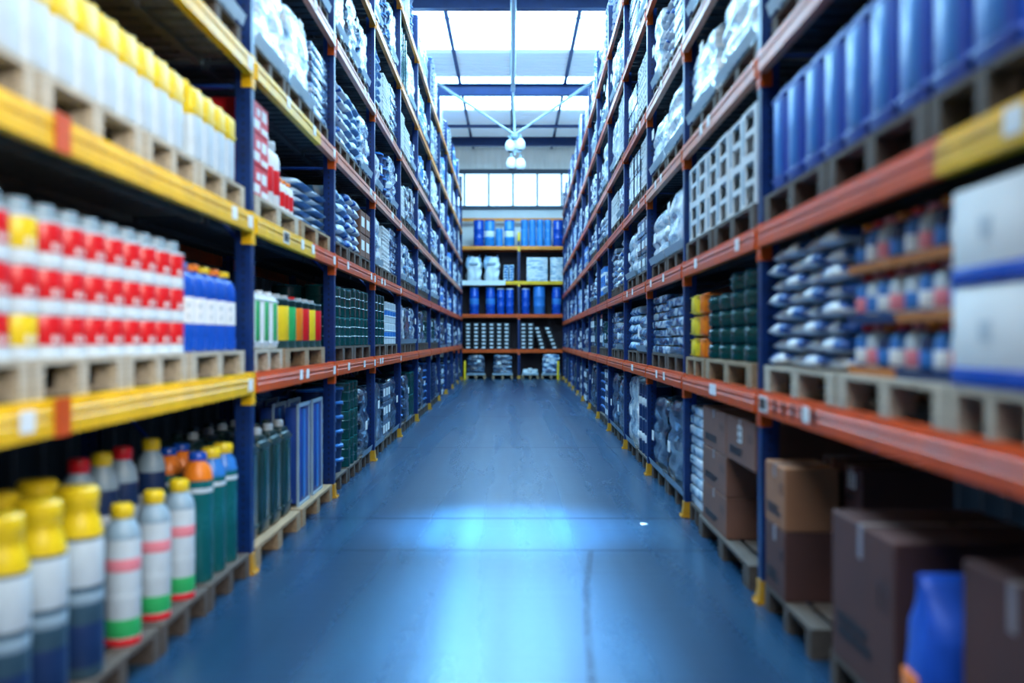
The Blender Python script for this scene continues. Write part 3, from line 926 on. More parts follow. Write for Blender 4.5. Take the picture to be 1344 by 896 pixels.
# ================================================================== LEFT, front bay
# first shelf: red tins, then blue bottles
zs = TOPS['L'][1]
for k, (u, w) in enumerate(((2.98, 0.62), (3.72, 0.80), (4.53, 0.78), (5.49, 1.02))):
    pallet('L', u, zs, w, ['the front red tins on the yellow left shelf', 'the middle red tins on the yellow left shelf', 'the last red tins on the yellow left shelf', 'the blue bottles on the yellow left shelf'][k], v=0.02, key='pale')
z0 = zs + PZ + 0.0005
us = [2.98 + 0.192 * k for k in range(11)]
for k, u in enumerate(us):
    for row, v in ((0, 0.115), (1, 0.30)):
        for t in range(3):
            y = k == 2 and row == 0
            lab = f'{"red and yellow" if y else "red and white"} tin, column {ORD[k]} from the front, {["bottom", "middle", "top"][t]} tier, {["front", "back"][row]} row'
            tin('L', u, v, z0 + t * (TINH + 0.001), lab, t == 2, tin_yel if (y and t != 1) else tin_red)
for k in range(5):
    for row, v in ((0, 0.13), (1, 0.33)):
        loc, rot = place('L', 5.10 + k * 0.192, v, z0)
        capm = BCAPO if (row or k in (1, 3)) else (BCAPB if k == 0 else BCAPY)
        thing('blue_bottle', f'waisted blue bottle with white label, {ORD[k]} from the tins, {["front", "back"][row]} row on yellow shelf', 'bottle', loc, rot,
              [('body', bb), ('label_band', bl, (0, 0, 0), [('print_mark', bmk)]), ('cap', capm)], group='blue bottles beside the red tins')
# second shelf: yellow-topped jugs
zs = TOPS['L'][2]
for k, (u, w) in enumerate(((2.98, 0.70), (3.85, 0.95), (4.73, 0.72), (5.56, 0.88))):
    pallet('L', u, zs, w, ORD[k] + ' group of jugs on the second yellow left shelf', v=0.02, key='pale')
z0 = zs + PZ + 0.0005
n = 0
for k in range(15):
    u = 2.78 + k * 0.205 + (0.12 if k >= 11 else 0)
    if u > 5.98: break
    for row, v in ((0, 0.13), (1, 0.335)):
        kit, look = (YJUG, 'yellow-topped white jug') if k >= 3 else ((WJUG, 'white-topped pale jug'), (BJUG, 'blue-topped pale jug'), (WJUG, 'white-topped pale jug'))[k]
        loc, rot = place('L', u, v, z0)
        thing('plastic_jug', f'{look}, {ORD[k]} from the front, {["front", "back"][row]} row, second yellow left shelf', 'jug', loc, rot, kit, group='jugs on the second yellow shelf')
# third shelf: pale load just before the first post
load('L', 3, 0, 5.5, 0.95, 0.7, 'film_white', 'beside the first post', seed=1)
load('L', 3, 0, 4.4, 0.95, 0.7, 'film_white', 'back from the first post', seed=2)
# floor: bottles
for k, (u, w) in enumerate(((3.15, 0.88), (4.05, 0.86), (4.86, 0.70), (5.64, 0.80))):
    pallet('L', u, 0, w, ORD[k] + ' group of bottles at floor level, left front bay', v=0.0, key='dark')
z0 = PZ + 0.0005
fl = []
k = 0
for u in (2.98, 3.26, 3.54, 3.86): fl.append((u, 0.11, BBOT, 'big slate bottle with yellow cap and shoulder', 'front row'))
for u in (4.26, 4.64, 5.0): fl.append((u, 0.09, WBOT, 'white bottle with yellow cap and green band', 'front row'))
for u in (5.36, 5.60, 5.84): fl.append((u, 0.11, TBOT if u < 5.4 else TBOT2, 'tall teal bottle with orange collar' if u < 5.4 else 'tall teal bottle with yellow cap', 'front row'))
for u in (3.1, 3.4, 3.7, 4.02): fl.append((u, 0.35, BBOT, 'big slate bottle with yellow cap and shoulder', 'back row'))
for u in (4.43, 4.93): fl.append((u, 0.36, RBOT, 'tall navy bottle with red cap', 'back row'))
for u in (4.68, 5.33): fl.append((u, 0.36, YBOT, 'tall navy bottle with pale label', 'back row'))
for u in (5.6, 5.82): fl.append((u, 0.36, TBOT, 'tall teal bottle with orange collar', 'back row'))
cnt = {}
for u, v, kit, look, row in fl:
    q = (look, row); cnt[q] = cnt.get(q, 0) + 1
    loc, rot = place('L', u, v, z0)
    thing('bottle', f'{look}, {ORD[cnt[q] - 1]} in {row}, left floor level', 'bottle', loc, rot, kit, group='bottles at floor level')

# ================================================================== LEFT, second bay
zs = TOPS['L'][1]
pallet('L', 6.66, zs, 0.78, 'the white and green cans, left first shelf', v=0.03, key='pale')
pallet('L', 7.92, zs, 1.55, 'the dark tins with coloured labels, left first shelf', v=0.03)
z0 = zs + PZ + 0.0005
for k in range(3):
    for row in range(2):
        loc, rot = place('L', 6.42 + k * 0.24, 0.05 + row * 0.26, z0)
        thing('jerrycan', f'white can with green panel, {ORD[k]} past the first left post, {["front", "back"][row]} row', 'can', loc, rot, WGCAN, group='white and green cans')
TINK = {}
for nm, m in (('yellow', YPR), ('green', GREEN), ('orange', OCAP), ('red', RED)):
    TINK[nm] = [('body', L_('dark_tin_body', [(0, 0), (0.112, 0), (0.115, 0.01), (0.11, 0.02), (0.11, 0.36), (0.115, 0.37), (0.108, 0.38), (0, 0.378)], BLACKG)),
                ('label_band', L_('dark_tin_label', [(0.1105, 0.06), (0.112, 0.063), (0.112, 0.32), (0.1105, 0.323)], m)),
                ('cap', L_('dark_tin_cap', [(0, 0.381), (0.045, 0.381), (0.045, 0.415), (0, 0.418)], CREAM if nm != 'orange' else RED))]
seq = ['yellow', 'green', 'orange', 'red', 'yellow', 'red']
for k, nm in enumerate(seq):
    for row in range(2):
        loc, rot = place('L', 7.28 + k * 0.255, 0.15 + row * 0.25, z0)
        thing('tin', f'dark tin with {nm} label, {ORD[k]} past the white cans, {["front", "back"][row]} row', 'tin', loc, rot, TINK[nm if row == 0 else seq[(k + 2) % 6]], group='dark tins with coloured labels') if row == 0 else \
            thing('tin', f'dark tin with {seq[(k + 2) % 6]} label, {ORD[k]} past the white cans, back row', 'tin', loc, rot, TINK[seq[(k + 2) % 6]], group='dark tins with coloured labels')
# second shelf: red cartons, pale bottles, blue sacks
zs = TOPS['L'][2]
pallet('L', 6.90, zs, 1.3, 'the red cartons, left second shelf', v=0.02, key='pale')
z0 = zs + PZ + 0.0005
rc = MB(); rc.rbox(-0.21, 0, 0, 0.21, 0.5, 0.215, r=0.006, seg=1)
rcm = rc.mesh('red_carton', RED)
rw = MB().box(-0.17, -0.002, 0.03, -0.02, -0.0003, 0.09)
rw.box(0.03, -0.002, 0.11, 0.16, -0.0003, 0.18); rw.box(-0.10, -0.002, 0.12, -0.01, -0.0003, 0.17); rw.box(0.02, -0.002, 0.02, 0.19, -0.0003, 0.06)
rwm = rw.mesh('white_print', PAPER)
for t in range(3):
    loc, rot = place('L', 6.50, 0.05, z0 + t * 0.2165)
    thing('red_carton', f'red carton with white print, {["bottom", "middle", "top"][t]} of the stack past the first left post', 'carton', loc, rot, [('carton_body', rcm), ('white_print', rwm)], group='red cartons')
WB = bottle_kit('white_bottle', 0.50, 0.085, CREAM, None, WHITE, [(0.1, 0.28, RED)], toph=0.08)
SB = bottle_kit('small_bottle', 0.26, 0.06, OCAP, None, WHITE, [(0.04, 0.15, RED)], toph=0.04)
SB2 = bottle_kit('small_bottle', 0.32, 0.06, BLUE, None, BLUE, [(0.04, 0.15, WHITE)], toph=0.04)
for k, (u, v, kit, look) in enumerate(((6.83, 0.13, WB, 'white bottle with red band'), (7.02, 0.13, WB, 'white bottle with red band'), (6.9, 0.36, WB, 'white bottle with red band'), (7.17, 0.10, SB, 'small white bottle with orange cap'),
                               (7.31, 0.10, SB, 'small white bottle with orange cap'), (7.45, 0.10, SB, 'small white bottle with orange cap'), (7.22, 0.30, SB2, 'small blue bottle with white band'), (7.38, 0.30, SB2, 'small blue bottle with white band'))):
    loc, rot = place('L', u, v, z0)
    thing('bottle', f'{look}, {ORD[k]} beside the red cartons, left second shelf', 'bottle', loc, rot, kit, group='bottles beside the red cartons')
zs = TOPS['L'][2]
pallet('L', 8.28, zs, 1.25, 'the blue sacks, left second shelf second bay', v=0.02)
z0 = zs + PZ + 0.0005
SKB = [sack_mesh('sack', SACKB, 0.59, 0.85, 0.0735, 40 + i) for i in range(3)]
for c in range(2):
    for t in range(5):
        loc, rot = place('L', 7.97 + c * 0.61, 0.03 + 0.015 * (t % 2), z0 + t * 0.074)
        thing('sack', f'blue sack, {ORD[t]} layer up, {["near", "far"][c]} column, left second shelf, second bay', 'sack', loc, rot, [], 'blue sacks on the left second shelf', me=SKB[(c + t) % 3])
load('L', 3, 1, 6.72, 0.95, 0.72, 'film_white', 'front third', seed=3)
load('L', 3, 1, 7.68, 0.90, 0.68, 'film_white', 'middle third', seed=4)
load('L', 3, 1, 8.52, 0.74, 0.62, 'slab_blue', 'back third', seed=5)
load('L', 4, 1, 6.72, 0.95, 0.72, 'film_blue', 'front third', seed=3)
load('L', 4, 1, 7.68, 0.90, 0.68, 'film_white', 'middle third', seed=4)
load('L', 4, 1, 8.52, 0.74, 0.72, 'film_blue', 'back third', seed=5)
# floor: dark green jerrycans and blue panels
pallet('L', 6.86, 0, 1.35, 'the dark green jerrycans, left floor level', v=0.0, key='wood')
pallet('L', 8.25, 0, 1.30, 'the framed blue panels, left floor level', v=0.0, key='wood')
for k in range(4):
    for row in range(2):
        loc, rot = place('L', 6.36 + k * 0.33, 0.06 + row * 0.34, PZ + 0.0005)
        thing('jerrycan', f'dark green jerrycan with pale cap, {ORD[k]} past the first left post, {["front", "back"][row]} row', 'jerrycan', loc, rot, GREENCAN, group='dark green jerrycans')
fp = MB().rbox(-0.20, 0.01, 0.02, 0.20, 0.12, 0.80, r=0.01).mesh('blue_panel', BRACE)
fr = MB()
fr.box(-0.215, 0, 0, -0.2005, 0.02, 0.83); fr.box(0.2005, 0, 0, 0.215, 0.02, 0.83); fr.box(-0.2003, 0, 0, 0.2003, 0.02, 0.0195); fr.box(-0.2003, 0, 0.8005, 0.2003, 0.02, 0.83)
fr = fr.mesh('pale_frame', GREY)
rail = MB().box(-0.02, -0.002, 0.05, 0.02, 0.0095, 0.78).mesh('centre_rail', LBLUE)
for k in range(2):
    for row in range(3):
        loc, rot = place('L', 7.92 + k * 0.56, 0.05 + row * 0.2, PZ + 0.0005)
        thing('framed_panel', f'blue panel in pale frame, {["near", "far"][k]} stack, {ORD[row]} from the aisle, left floor level', 'panel', loc, rot, [('panel', fp), ('frame', fr), ('centre_rail', rail)], group='framed blue panels')

# ================================================================== RIGHT, front bay
zs = TOPS['R'][1]
pallet('R', 4.72, zs, 1.22, 'the white and blue sacks, right first shelf', v=0.0, key='pale')
z0 = zs + PZ + 0.0005
SKW = [sack_mesh('sack', SACKW, 0.292, 0.62, 0.0795, 60 + i) for i in range(4)]
for c in range(4):
    for t in range(8):
        loc, rot = place('R', 5.18 - c * 0.305 + (0.006 if t % 2 else -0.004), 0.0 + 0.03 * ((t + c) % 2), z0 + t * 0.0805)
        thing('sack', f'white and blue sack, {ORD[t]} layer up, {ORD[c]} column from the first right post', 'sack', loc, rot, [], 'white and blue sacks on the right', me=SKW[(c * 3 + t) % 4])
pallet('R', 3.54, zs, 1.06, 'the bottle packs, right first shelf', v=0.0, key='pale')
TRAYO = mat('dull_orange_card', (0.50, 0.16, 0.03), 0.7)
trm = MB()
tw, td = 0.50, 0.40
trm.box(-tw / 2, 0, 0, tw / 2, td, 0.012); trm.box(-tw / 2, 0, 0.0125, tw / 2, 0.008, 0.035); trm.box(-tw / 2, td - 0.008, 0.0125, tw / 2, td, 0.035)
trm.box(-tw / 2, 0.0085, 0.0125, -tw / 2 + 0.008, td - 0.0085, 0.035); trm.box(tw / 2 - 0.008, 0.0085, 0.0125, tw / 2, td - 0.0085, 0.035)
TRAY = [trm.mesh('tray', m) for m in (TRAYO, NAVY, TRAYO)]
smb = {}
for nm, bm_, cm_ in (('a', LBLUE, RED), ('b', CREAM, PINK), ('c', NAVY, OCAP)):
    smb[nm] = (L_('pack_bottle', [(0, 0.013), (0.052, 0.013), (0.056, 0.02), (0.056, 0.13), (0.05, 0.155), (0.026, 0.178), (0, 0.178)], bm_, 14), L_('pack_bottle_cap', [(0, 0.1785), (0.03, 0.1785), (0.03, 0.205), (0, 0.207)], cm_, 12))
PKL = [L_('pack_bottle_label', [(0.0565, 0.045), (0.0575, 0.047), (0.0575, 0.105), (0.0565, 0.107)], m, 14) for m in (PAPER, PINK, LBLUE)]
for c in range(2):
    for t in range(3):
        loc, rot = place('R', 3.80 - c * 0.52, 0.04, z0 + t * 0.2085)
        parts = [('tray', TRAY[(c + t) % 3])]
        for i in range(4):
            for j in range(3):
                bb_ = [('label', PKL['abc'.index('abc'[(i + t + c) % 3])])]
                bk = smb['abc'[(i + j + t + c) % 3 if t != 1 else (i + c) % 2]]
                parts.append(('bottle', bk[0], (-tw / 2 + 0.065 + i * 0.1235, 0.07 + j * 0.13, 0), [('cap', bk[1])] + bb_))
        thing('bottle_pack', f'tray of mixed small bottles, {["near the sacks", "beside the white cartons"][c]}, {["bottom", "middle", "top"][t]} of three, right shelf', 'bottle pack', loc, rot, parts, group='bottle packs on the right')
pallet('R', 2.73, zs, 0.52, 'the white and blue cartons, right first shelf', v=0.0, key='pale')
wc = MB().rbox(-0.24, 0, 0, 0.24, 0.5, 0.30, r=0.012).mesh('white_carton', PAPER)
wb = MB().rbox(-0.243, -0.003, 0.004, 0.243, 0.503, 0.062, r=0.008).mesh('blue_band', BLUE)
wl = MB().box(-0.06, -0.0025, 0.14, 0.02, -0.0003, 0.20).mesh('pale_label', CREAM)
for t in range(2):
    loc, rot = place('R', 2.735, 0.0, z0 + t * 0.302)
    thing('white_carton', f'white carton with blue base band, {["bottom", "top"][t]} of the pair at the right edge', 'carton', loc, rot, [('carton_body', wc), ('blue_band', wb), ('printed_panel', wl)], group='white and blue cartons')
# second shelf: blue jerrycans
zs = TOPS['R'][2]
for k, (u, w) in enumerate(((4.78, 1.10), (3.68, 1.05), (2.78, 0.70))):
    pallet('R', u, zs, w, ORD[k] + ' group of blue jerrycans, right second shelf', v=0.0, key='dark')
z0 = zs + PZ + 0.0005
for k in range(9):
    for row in range(2):
        loc, rot = place('R', 5.14 - k * 0.292 - (0.03 if k > 1 else 0), 0.03 + row * 0.37, z0)
        thing('blue_jerrycan', f'tall blue jerrycan, {ORD[k]} from the first right post, {["front", "back"][row]} row, second shelf', 'jerrycan', loc, rot, BLUECAN, group='blue jerrycans on the right')
# floor: cartons
def carton(u, v, z, w, d, h, label, m, side='R', sticker=False, tape=True, seed=0, marks=True):
    loc, rot = place(side, u, v, z)
    thing('cardboard_carton', label, 'carton', loc, rot, carton_mesh_parts(w, d, h, m, sticker, tape, marks, seed), group='cardboard cartons')
pallet('R', 4.88, 0, 0.86, 'the tan carton beside the first right post', v=0.0, key='dark')
pallet('R', 3.79, 0, 0.74, 'the big dark carton, right floor level', v=0.0, key='dark')
pallet('R', 2.72, 0, 0.68, 'the outermost dark carton, right floor level', v=0.04, key='dark')
z0 = PZ + 0.0005
carton(5.10, 0.0, z0, 0.40, 0.28, 0.36, 'dark carton under the tan carton by the first right post', CARDD, seed=1)
carton(5.10, 0.0, z0 + 0.3615, 0.40, 0.28, 0.33, 'tan carton stacked on a dark one by the first right post', CARDO, seed=2)
carton(4.98, 0.30, z0, 0.60, 0.55, 0.50, 'wide dark carton behind the tan carton, bottom of its stack', CARDD, seed=3)
carton(5.12, 0.31, z0 + 0.5015, 0.30, 0.45, 0.22, 'small dark carton behind the tan carton, beside the post', CARDD, seed=4)
carton(4.80, 0.31, z0 + 0.5015, 0.28, 0.45, 0.22, 'small dark carton with white label behind the tan carton', CARDD, seed=5, sticker=True)
carton(3.79, 0.0, z0, 0.70, 0.62, 0.62, 'large dark brown carton standing alone at right floor level', CARDD, seed=6)
carton(2.72, 0.06, z0, 0.62, 0.60, 0.66, 'dark carton behind the blue sack, lower right corner', CARDD, seed=7)
bs = MB()
rr = random.Random(5)
NB, NSEG = 16, 28
vs, fs = [], []
for j in range(NB + 1):
    t = j / NB
    q = 0.5 - 0.5 * math.cos(PI * min(1, t / 0.12)) if t < 0.12 else 1.0
    thin = 1.0 if t < 0.72 else max(0.16, 1.0 - (t - 0.72) * 3.2)     # folded flat towards the seam
    for i in range(NSEG):
        a = 2 * PI * i / NSEG
        ca, sa = math.cos(a), math.sin(a)
        ex = 0.62
        px = math.copysign(abs(ca) ** ex, ca); py = math.copysign(abs(sa) ** ex, sa)
        k = (0.90 + 0.10 * q) * (1 + 0.09 * noise.noise(Vector((ca * 1.6, sa * 1.6, t * 5))))
        vs.append((0.135 * k * px * thin, 0.14 + 0.125 * k * py * (1 if t < 0.8 else 0.96), 0.70 * t))
for j in range(NB):
    for i in range(NSEG):
        i2 = (i + 1) % NSEG
        fs.append((j * NSEG + i, j * NSEG + i2, (j + 1) * NSEG + i2, (j + 1) * NSEG + i))
fs.append(tuple(reversed(range(NSEG)))); fs.append(tuple(NB * NSEG + i for i in range(NSEG)))
bs.add(vs, fs)
loc, rot = place('R', 3.235, -0.02, 0)
tie = MB().rbox(-0.10, 0.004, 0.22, 0.03, 0.02, 0.36, r=0.006).mesh('orange_patch', OCAP)
thing('blue_sack', 'bright blue standing sack on the floor before the dark carton, lower right', 'sack', loc, rot, [('orange_patch', tie)], me=bs.mesh('blue_sack', BLUEBAG, 70))

# ================================================================== RIGHT, second bay
zs = TOPS['R'][1]
pallet('R', 7.55, zs, 0.80, 'the yellow cans, right first shelf', v=0.0)
pallet('R', 6.35, zs, 1.45, 'the dark green tubs, right first shelf', v=0.0)
z0 = zs + PZ + 0.0005
for t in range(3):
    loc, rot = place('R', 7.66, 0.02, z0 + t * 0.171)
    thing('yellow_can', f'flat yellow can with rounded corners, {["bottom", "middle", "top"][t]} of the pile by the second right post', 'can', loc, rot, YCAN, group='yellow cans')
    loc, rot = place('R', 7.34, 0.02, z0 + t * 0.171)
    thing('orange_can', f'flat orange can, {["bottom", "middle", "top"][t]} of the pile between yellow cans and green tubs', 'can', loc, rot, OCAN, group='orange cans')
for c, nt_ in enumerate((5, 5, 4, 4)):
    for row in range(2):
        for t in range(nt_):
            if row and t < nt_ - 1 and c > 0: pass
            loc, rot = place('R', 5.86 + c * 0.385 - (0.0 if c else 0.0), 0.20 + row * 0.385, z0 + t * TUBH * 0.815)
            thing('green_tub', f'dark green tub, {ORD[t]} up in {ORD[c]} stack past first right post, {["front", "back"][row]} row', 'tub', loc, rot, TUB, group='dark green tubs', scale=(1, 1, 0.812))
# second shelf: white crates
zs = TOPS['R'][2]
pallet('R', 7.40, zs, 1.10, 'the far white crates, right second shelf', v=0.0, key='dark')
pallet('R', 6.16, zs, 1.20, 'the near white crates, right second shelf', v=0.0, key='dark')
z0 = zs + PZ + 0.0005
def crate_tall(w, d, h):
    cr = MB(); t = 0.014
    x0, x1 = -w / 2, w / 2
    cr.box(x0, 0, 0, x1, d, 0.02)
    cr.box(x0, 0.012, 0.0205, x0 + t, d, h - 0.0255); cr.box(x1 - t, 0.012, 0.0205, x1, d, h - 0.0255); cr.box(x0 + t, d - t, 0.0205, x1 - t, d, h - 0.0255)
    cr.box(x0, 0, h - 0.025, x1, d, h)
    for xa, xb in ((x0, x0 + 0.10), (x1 - 0.06, x1)):
        cr.box(xa, 0, 0.0205, xb, 0.0115, h - 0.0255)
    cr.box(x0 + 0.1, 0, h * 0.45, x1 - 0.06, 0.0115, h * 0.56)
    return cr.mesh('crate_body', WHITE)
CRT = crate_tall(0.385, 0.60, 0.30)
CRF = MB().rbox(-0.16, 0.05, 0.021, 0.16, 0.56, 0.25, r=0.02).mesh('crate_content', FILMB)
CRL = MB().box(-0.17, -0.003, 0.04, -0.11, -0.0003, 0.26).mesh('crate_label', GREY)
for c in range(6):
    for t in range(2):
        loc, rot = place('R', 5.78 + c * 0.392, 0.02 + 0.006 * (c % 2), z0 + t * 0.3015)
        thing('white_crate', f'white plastic crate, {ORD[c]} past the first right post, {["bottom", "top"][t]} tier, second shelf', 'crate', loc, rot,
              [('crate_body', CRT), ('content', CRF), ('label', CRL)], group='white crates on the right')
load('R', 3, 1, 6.18, 1.18, 0.58, 'film_white', 'front half', seed=6)
load('R', 3, 1, 7.42, 1.12, 0.57, 'film_white', 'back half', seed=7)
load('R', 4, 1, 6.18, 1.18, 0.78, 'film_blue', 'front half', seed=6)
load('R', 4, 1, 7.42, 1.12, 0.78, 'film_white', 'back half', seed=7)
load('R', 3, 0, 4.75, 1.1, 0.57, 'film_blue', 'beside the first post', seed=8)
# floor: brown cartons on a pallet, flat packs behind
pallet('R', 6.53, 0, 1.68, 'the brown cartons, right floor level, second bay', v=0.0, key='dark')
z0 = PZ + 0.0005
carton(6.87, 0.02, z0, 0.86, 0.6, 0.28, 'long brown carton, bottom of three past the first right post', CARD, seed=11)
carton(6.87, 0.02, z0 + 0.2815, 0.86, 0.6, 0.28, 'long brown carton, middle of three past the first right post', CARD, seed=12)
carton(6.87, 0.02, z0 + 0.563, 0.84, 0.6, 0.29, 'long brown carton on top of the stack, without a sticker', CARD, seed=13)
carton(6.02, 0.02, z0 + 0.563, 0.80, 0.75, 0.29, 'brown carton with white symbol sticker, top of the stack', CARD, seed=14, sticker=True)
carton(6.02, 0.36, z0, 0.80, 0.55, 0.28, 'brown carton set back under the stickered carton, bottom', CARD, seed=15)
carton(6.02, 0.36, z0 + 0.2815, 0.80, 0.55, 0.28, 'brown carton set back under the stickered carton, middle', CARD, seed=16)
load('R', 0, 1, 7.69, 0.54, 0.82, 'slab_white', 'beyond the brown cartons', seed=9, pal=True)

# ================================================================== all the other bays
SPEC = {
 ('L', 2, 0): [('tub_blue', 0.86, 0.88), ('drum_green', 0.80, 0.9), ('film_dark', 0.76, 0.82)],
 ('L', 2, 1): [('drum_green', 1.28, 0.60), ('drum_green', 1.28, 0.64)],
 ('L', 2, 2): [('sack_blue', 0.9, 0.55), ('sack_white', 0.85, 0.6), ('carton_brown', 0.75, 0.55)],
 ('L', 2, 3): [('sack_white', 0.9, 0.62), ('sack_blue', 0.85, 0.66), ('film_blue', 0.8, 0.7)],
 ('L', 3, 0): [('film_dark', 0.95, 0.8), ('carton_navy', 0.85, 0.75), ('film_dark', 0.8, 0.8)],
 ('L', 3, 1): [('drum_green', 1.3, 0.66), ('drum_white', 1.3, 0.6)],
 ('L', 4, 1): [('film_white', 0.9, 0.66), ('film_dark', 0.9, 0.62), ('film_blue', 0.85, 0.66)],
 ('L', 4, 5): [('drum_green', 1.3, 0.88), ('film_white', 1.2, 0.8)],
 ('R', 2, 0): [('film_dark', 1.15, 0.82), ('film_dark', 1.1, 0.78)],
 ('R', 2, 1): [('slab_blue', 1.15, 0.55), ('slab_blue', 1.1, 0.6)],
 ('R', 2, 2): [('film_white', 1.15, 0.6), ('film_white', 1.1, 0.55)],
 ('R', 2, 3): [('film_white', 1.15, 0.56), ('film_white', 1.1, 0.52)],
 ('R', 3, 0): [('drum_navy', 1.15, 0.85), ('film_white', 1.1, 0.95)],
 ('R', 3, 2): [('carton_navy', 1.15, 0.62), ('film_white', 1.1, 0.6)],
}
def avail(side, lev):
    T = TOPS[side]
    if lev == 6: return 1.05
    return T[lev + 1] - 0.13 - PZ - T[lev] - 0.04
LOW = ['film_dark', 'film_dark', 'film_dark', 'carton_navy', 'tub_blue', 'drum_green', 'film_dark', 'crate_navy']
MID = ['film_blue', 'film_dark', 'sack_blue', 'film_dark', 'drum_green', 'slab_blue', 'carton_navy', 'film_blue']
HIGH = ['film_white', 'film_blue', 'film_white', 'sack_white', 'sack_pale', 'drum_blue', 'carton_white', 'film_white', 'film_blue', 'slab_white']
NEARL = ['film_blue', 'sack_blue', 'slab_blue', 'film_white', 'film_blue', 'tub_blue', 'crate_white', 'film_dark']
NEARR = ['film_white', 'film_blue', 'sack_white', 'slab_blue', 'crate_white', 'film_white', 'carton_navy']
for side in ('L', 'R'):
    P = POSTS[side]
    for b in range(1, len(P) - 1):
        for lev in range(0, 7):
            if b == 1 and (lev <= 4): continue
            u0, u1 = P[b] + 0.06, P[b + 1] - 0.06
            rr = random.Random(b * 31 + lev * 7 + (1000 if side == 'R' else 0))
            av = avail(side, lev)
            spec = SPEC.get((side, b, lev))
            if spec is None:
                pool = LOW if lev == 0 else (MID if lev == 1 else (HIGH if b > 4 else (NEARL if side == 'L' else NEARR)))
                n = 3 if side == 'L' else (2 if (b + lev) % 3 else 3)
                spec = []
                for k in range(n):
                    spec.append((rr.choice(pool), (u1 - u0) / n - rr.choice((0.10, 0.15, 0.22)), av * rr.choice((0.62, 0.74, 0.84, 0.92, 0.97)) if lev else min(av, 0.92) * rr.uniform(0.8, 1.0)))
            tot = sum(s[1] for s in spec)
            gap = (u1 - u0 - tot) / (len(spec) + 1)
            u = u0
            for k, (kind, w, h) in enumerate(spec):
                u += gap
                w = round(w, 2) - 0.02
                h = min(h, av)
                if lev == 6: h = round(h / 0.15) * 0.15
                else: h = round(h / 0.03) * 0.03
                c = u + w / 2
                u += w
                z = TOPS[side][lev]
                if not (on_screen(side, c, z) or on_screen(side, c, z + h + PZ)): continue
                load(side, lev, b, c, w, h, kind, POSN[len(spec)][k], seed=rr.randint(0, 2) + 20, pal=b < 7)

# ================================================================== END RACK across the far wall
EL = [0.0, 1.12, 2.45, 3.70, 5.02]
EX = [-2.35, 0.26, 2.87]
ep = post_mesh(5.35)
tip = MB().rbox(-0.055, -0.012, 5.20, 0.055, 0.112, 5.55, r=0.02).mesh('yellow_tip', YCAP)
for b in range(2):
    x0, x1 = EX[b], EX[b + 1]
    Lb = x1 - x0 - 0.096
    r = thing('pallet_rack_bay', f'pallet rack bay across the far end wall, {["with the white banner on a beam", "with the leaning black stacks"][b]}', 'pallet rack', (x0, 36.0, 0), 0, group='end wall rack bays')
    for ex in ([0.0, x1 - x0] if b == 0 else [x1 - x0]):
        p = link('post', ep, (ex, 0, 0), 0, r); link('foot', FOOT, (0, 0, 0), 0, p)
        if ex > 0 and b == 0: link('yellow_tip', tip, (0, 0, 0), 0, p)
        q = link('post', ep, (ex, DEPTH, 0), PI, r); link('foot', FOOT, (0, 0, 0), 0, q)
        braces(5.2, ex, r)
    dm = deck_mesh(Lb + 0.01, DECKD)
    for lev in range(1, 5):
        m = YEL if lev == 3 else (AMB if lev == 4 else ORA)
        bo = link('beam', beam_mesh(Lb, [m]), (0.048, 0, EL[lev] - 0.13), 0, r)
        link('end_connector', CON['y' if lev >= 3 else 'o'], (x1 - x0 - 0.048, 0, 0), 0, bo)
        if lev == 3 and b == 0:
            link('white_banner', MB().box(0.35, -0.03, -0.03, 2.05, -0.0205, 0.15).mesh('white_banner', PAPER), (0, 0, 0), 0, bo)
        link('beam', beam_mesh(Lb, [ORA]), (0.048 + Lb, DEPTH, EL[lev] - 0.13), PI, r)
        link('shelf_deck', dm, (0.043, 0, EL[lev]), 0, r)
    for lev in range(0, 4):
        link('back_panel', MB().box(0.05, DEPTH - 0.14, EL[lev] + 0.02, x1 - x0 - 0.05, DEPTH - 0.115, EL[lev + 1] - 0.14).mesh('back_panel', BACKB), (0, 0, 0), 0, r)
def E(x): return (x - 672) * 0.0288
# floor level loads
for k, (x0, x1, h, kind) in enumerate(((612, 637, 0.78, 'film_dark'), (646, 673, 0.80, 'film_dark'), (685, 707, 0.24, 'film_white'), (711, 736, 0.82, 'film_blue'))):
    u, w = (E(x0) + E(x1)) / 2, E(x1) - E(x0)
    nth = ['leftmost of four', 'second of four', 'the low one', 'rightmost of four'][k]
    pallet('E', u, 0, w, f'end wall floor load, {nth}', v=0.0)
    loc, rot = place('E', u, 0.0, PZ + 0.0005)
    thing('wrapped_load', f'film-wrapped load on the floor under the end rack, {nth}', 'pallet load', loc, rot, load_parts(kind, w, h, 40 + k), group='loads under the end rack')
# yellow guard posts
GP = [('shaft', L_('guard_shaft', [(0, 0.012), (0.045, 0.012), (0.045, 0.66), (0.03, 0.69), (0, 0.695)], YCAP)), ('base_plate', MB().box(-0.1, -0.1, 0, 0.1, 0.1, 0.012).mesh('guard_plate', YFOOT))]
for k, x in enumerate((611, 731.5)):
    thing('guard_post', f'short yellow guard post at the {["left", "right"][k]} end of the far rack', 'bollard', (E(x), 35.4, 0), 0, GP, group='yellow guard posts')
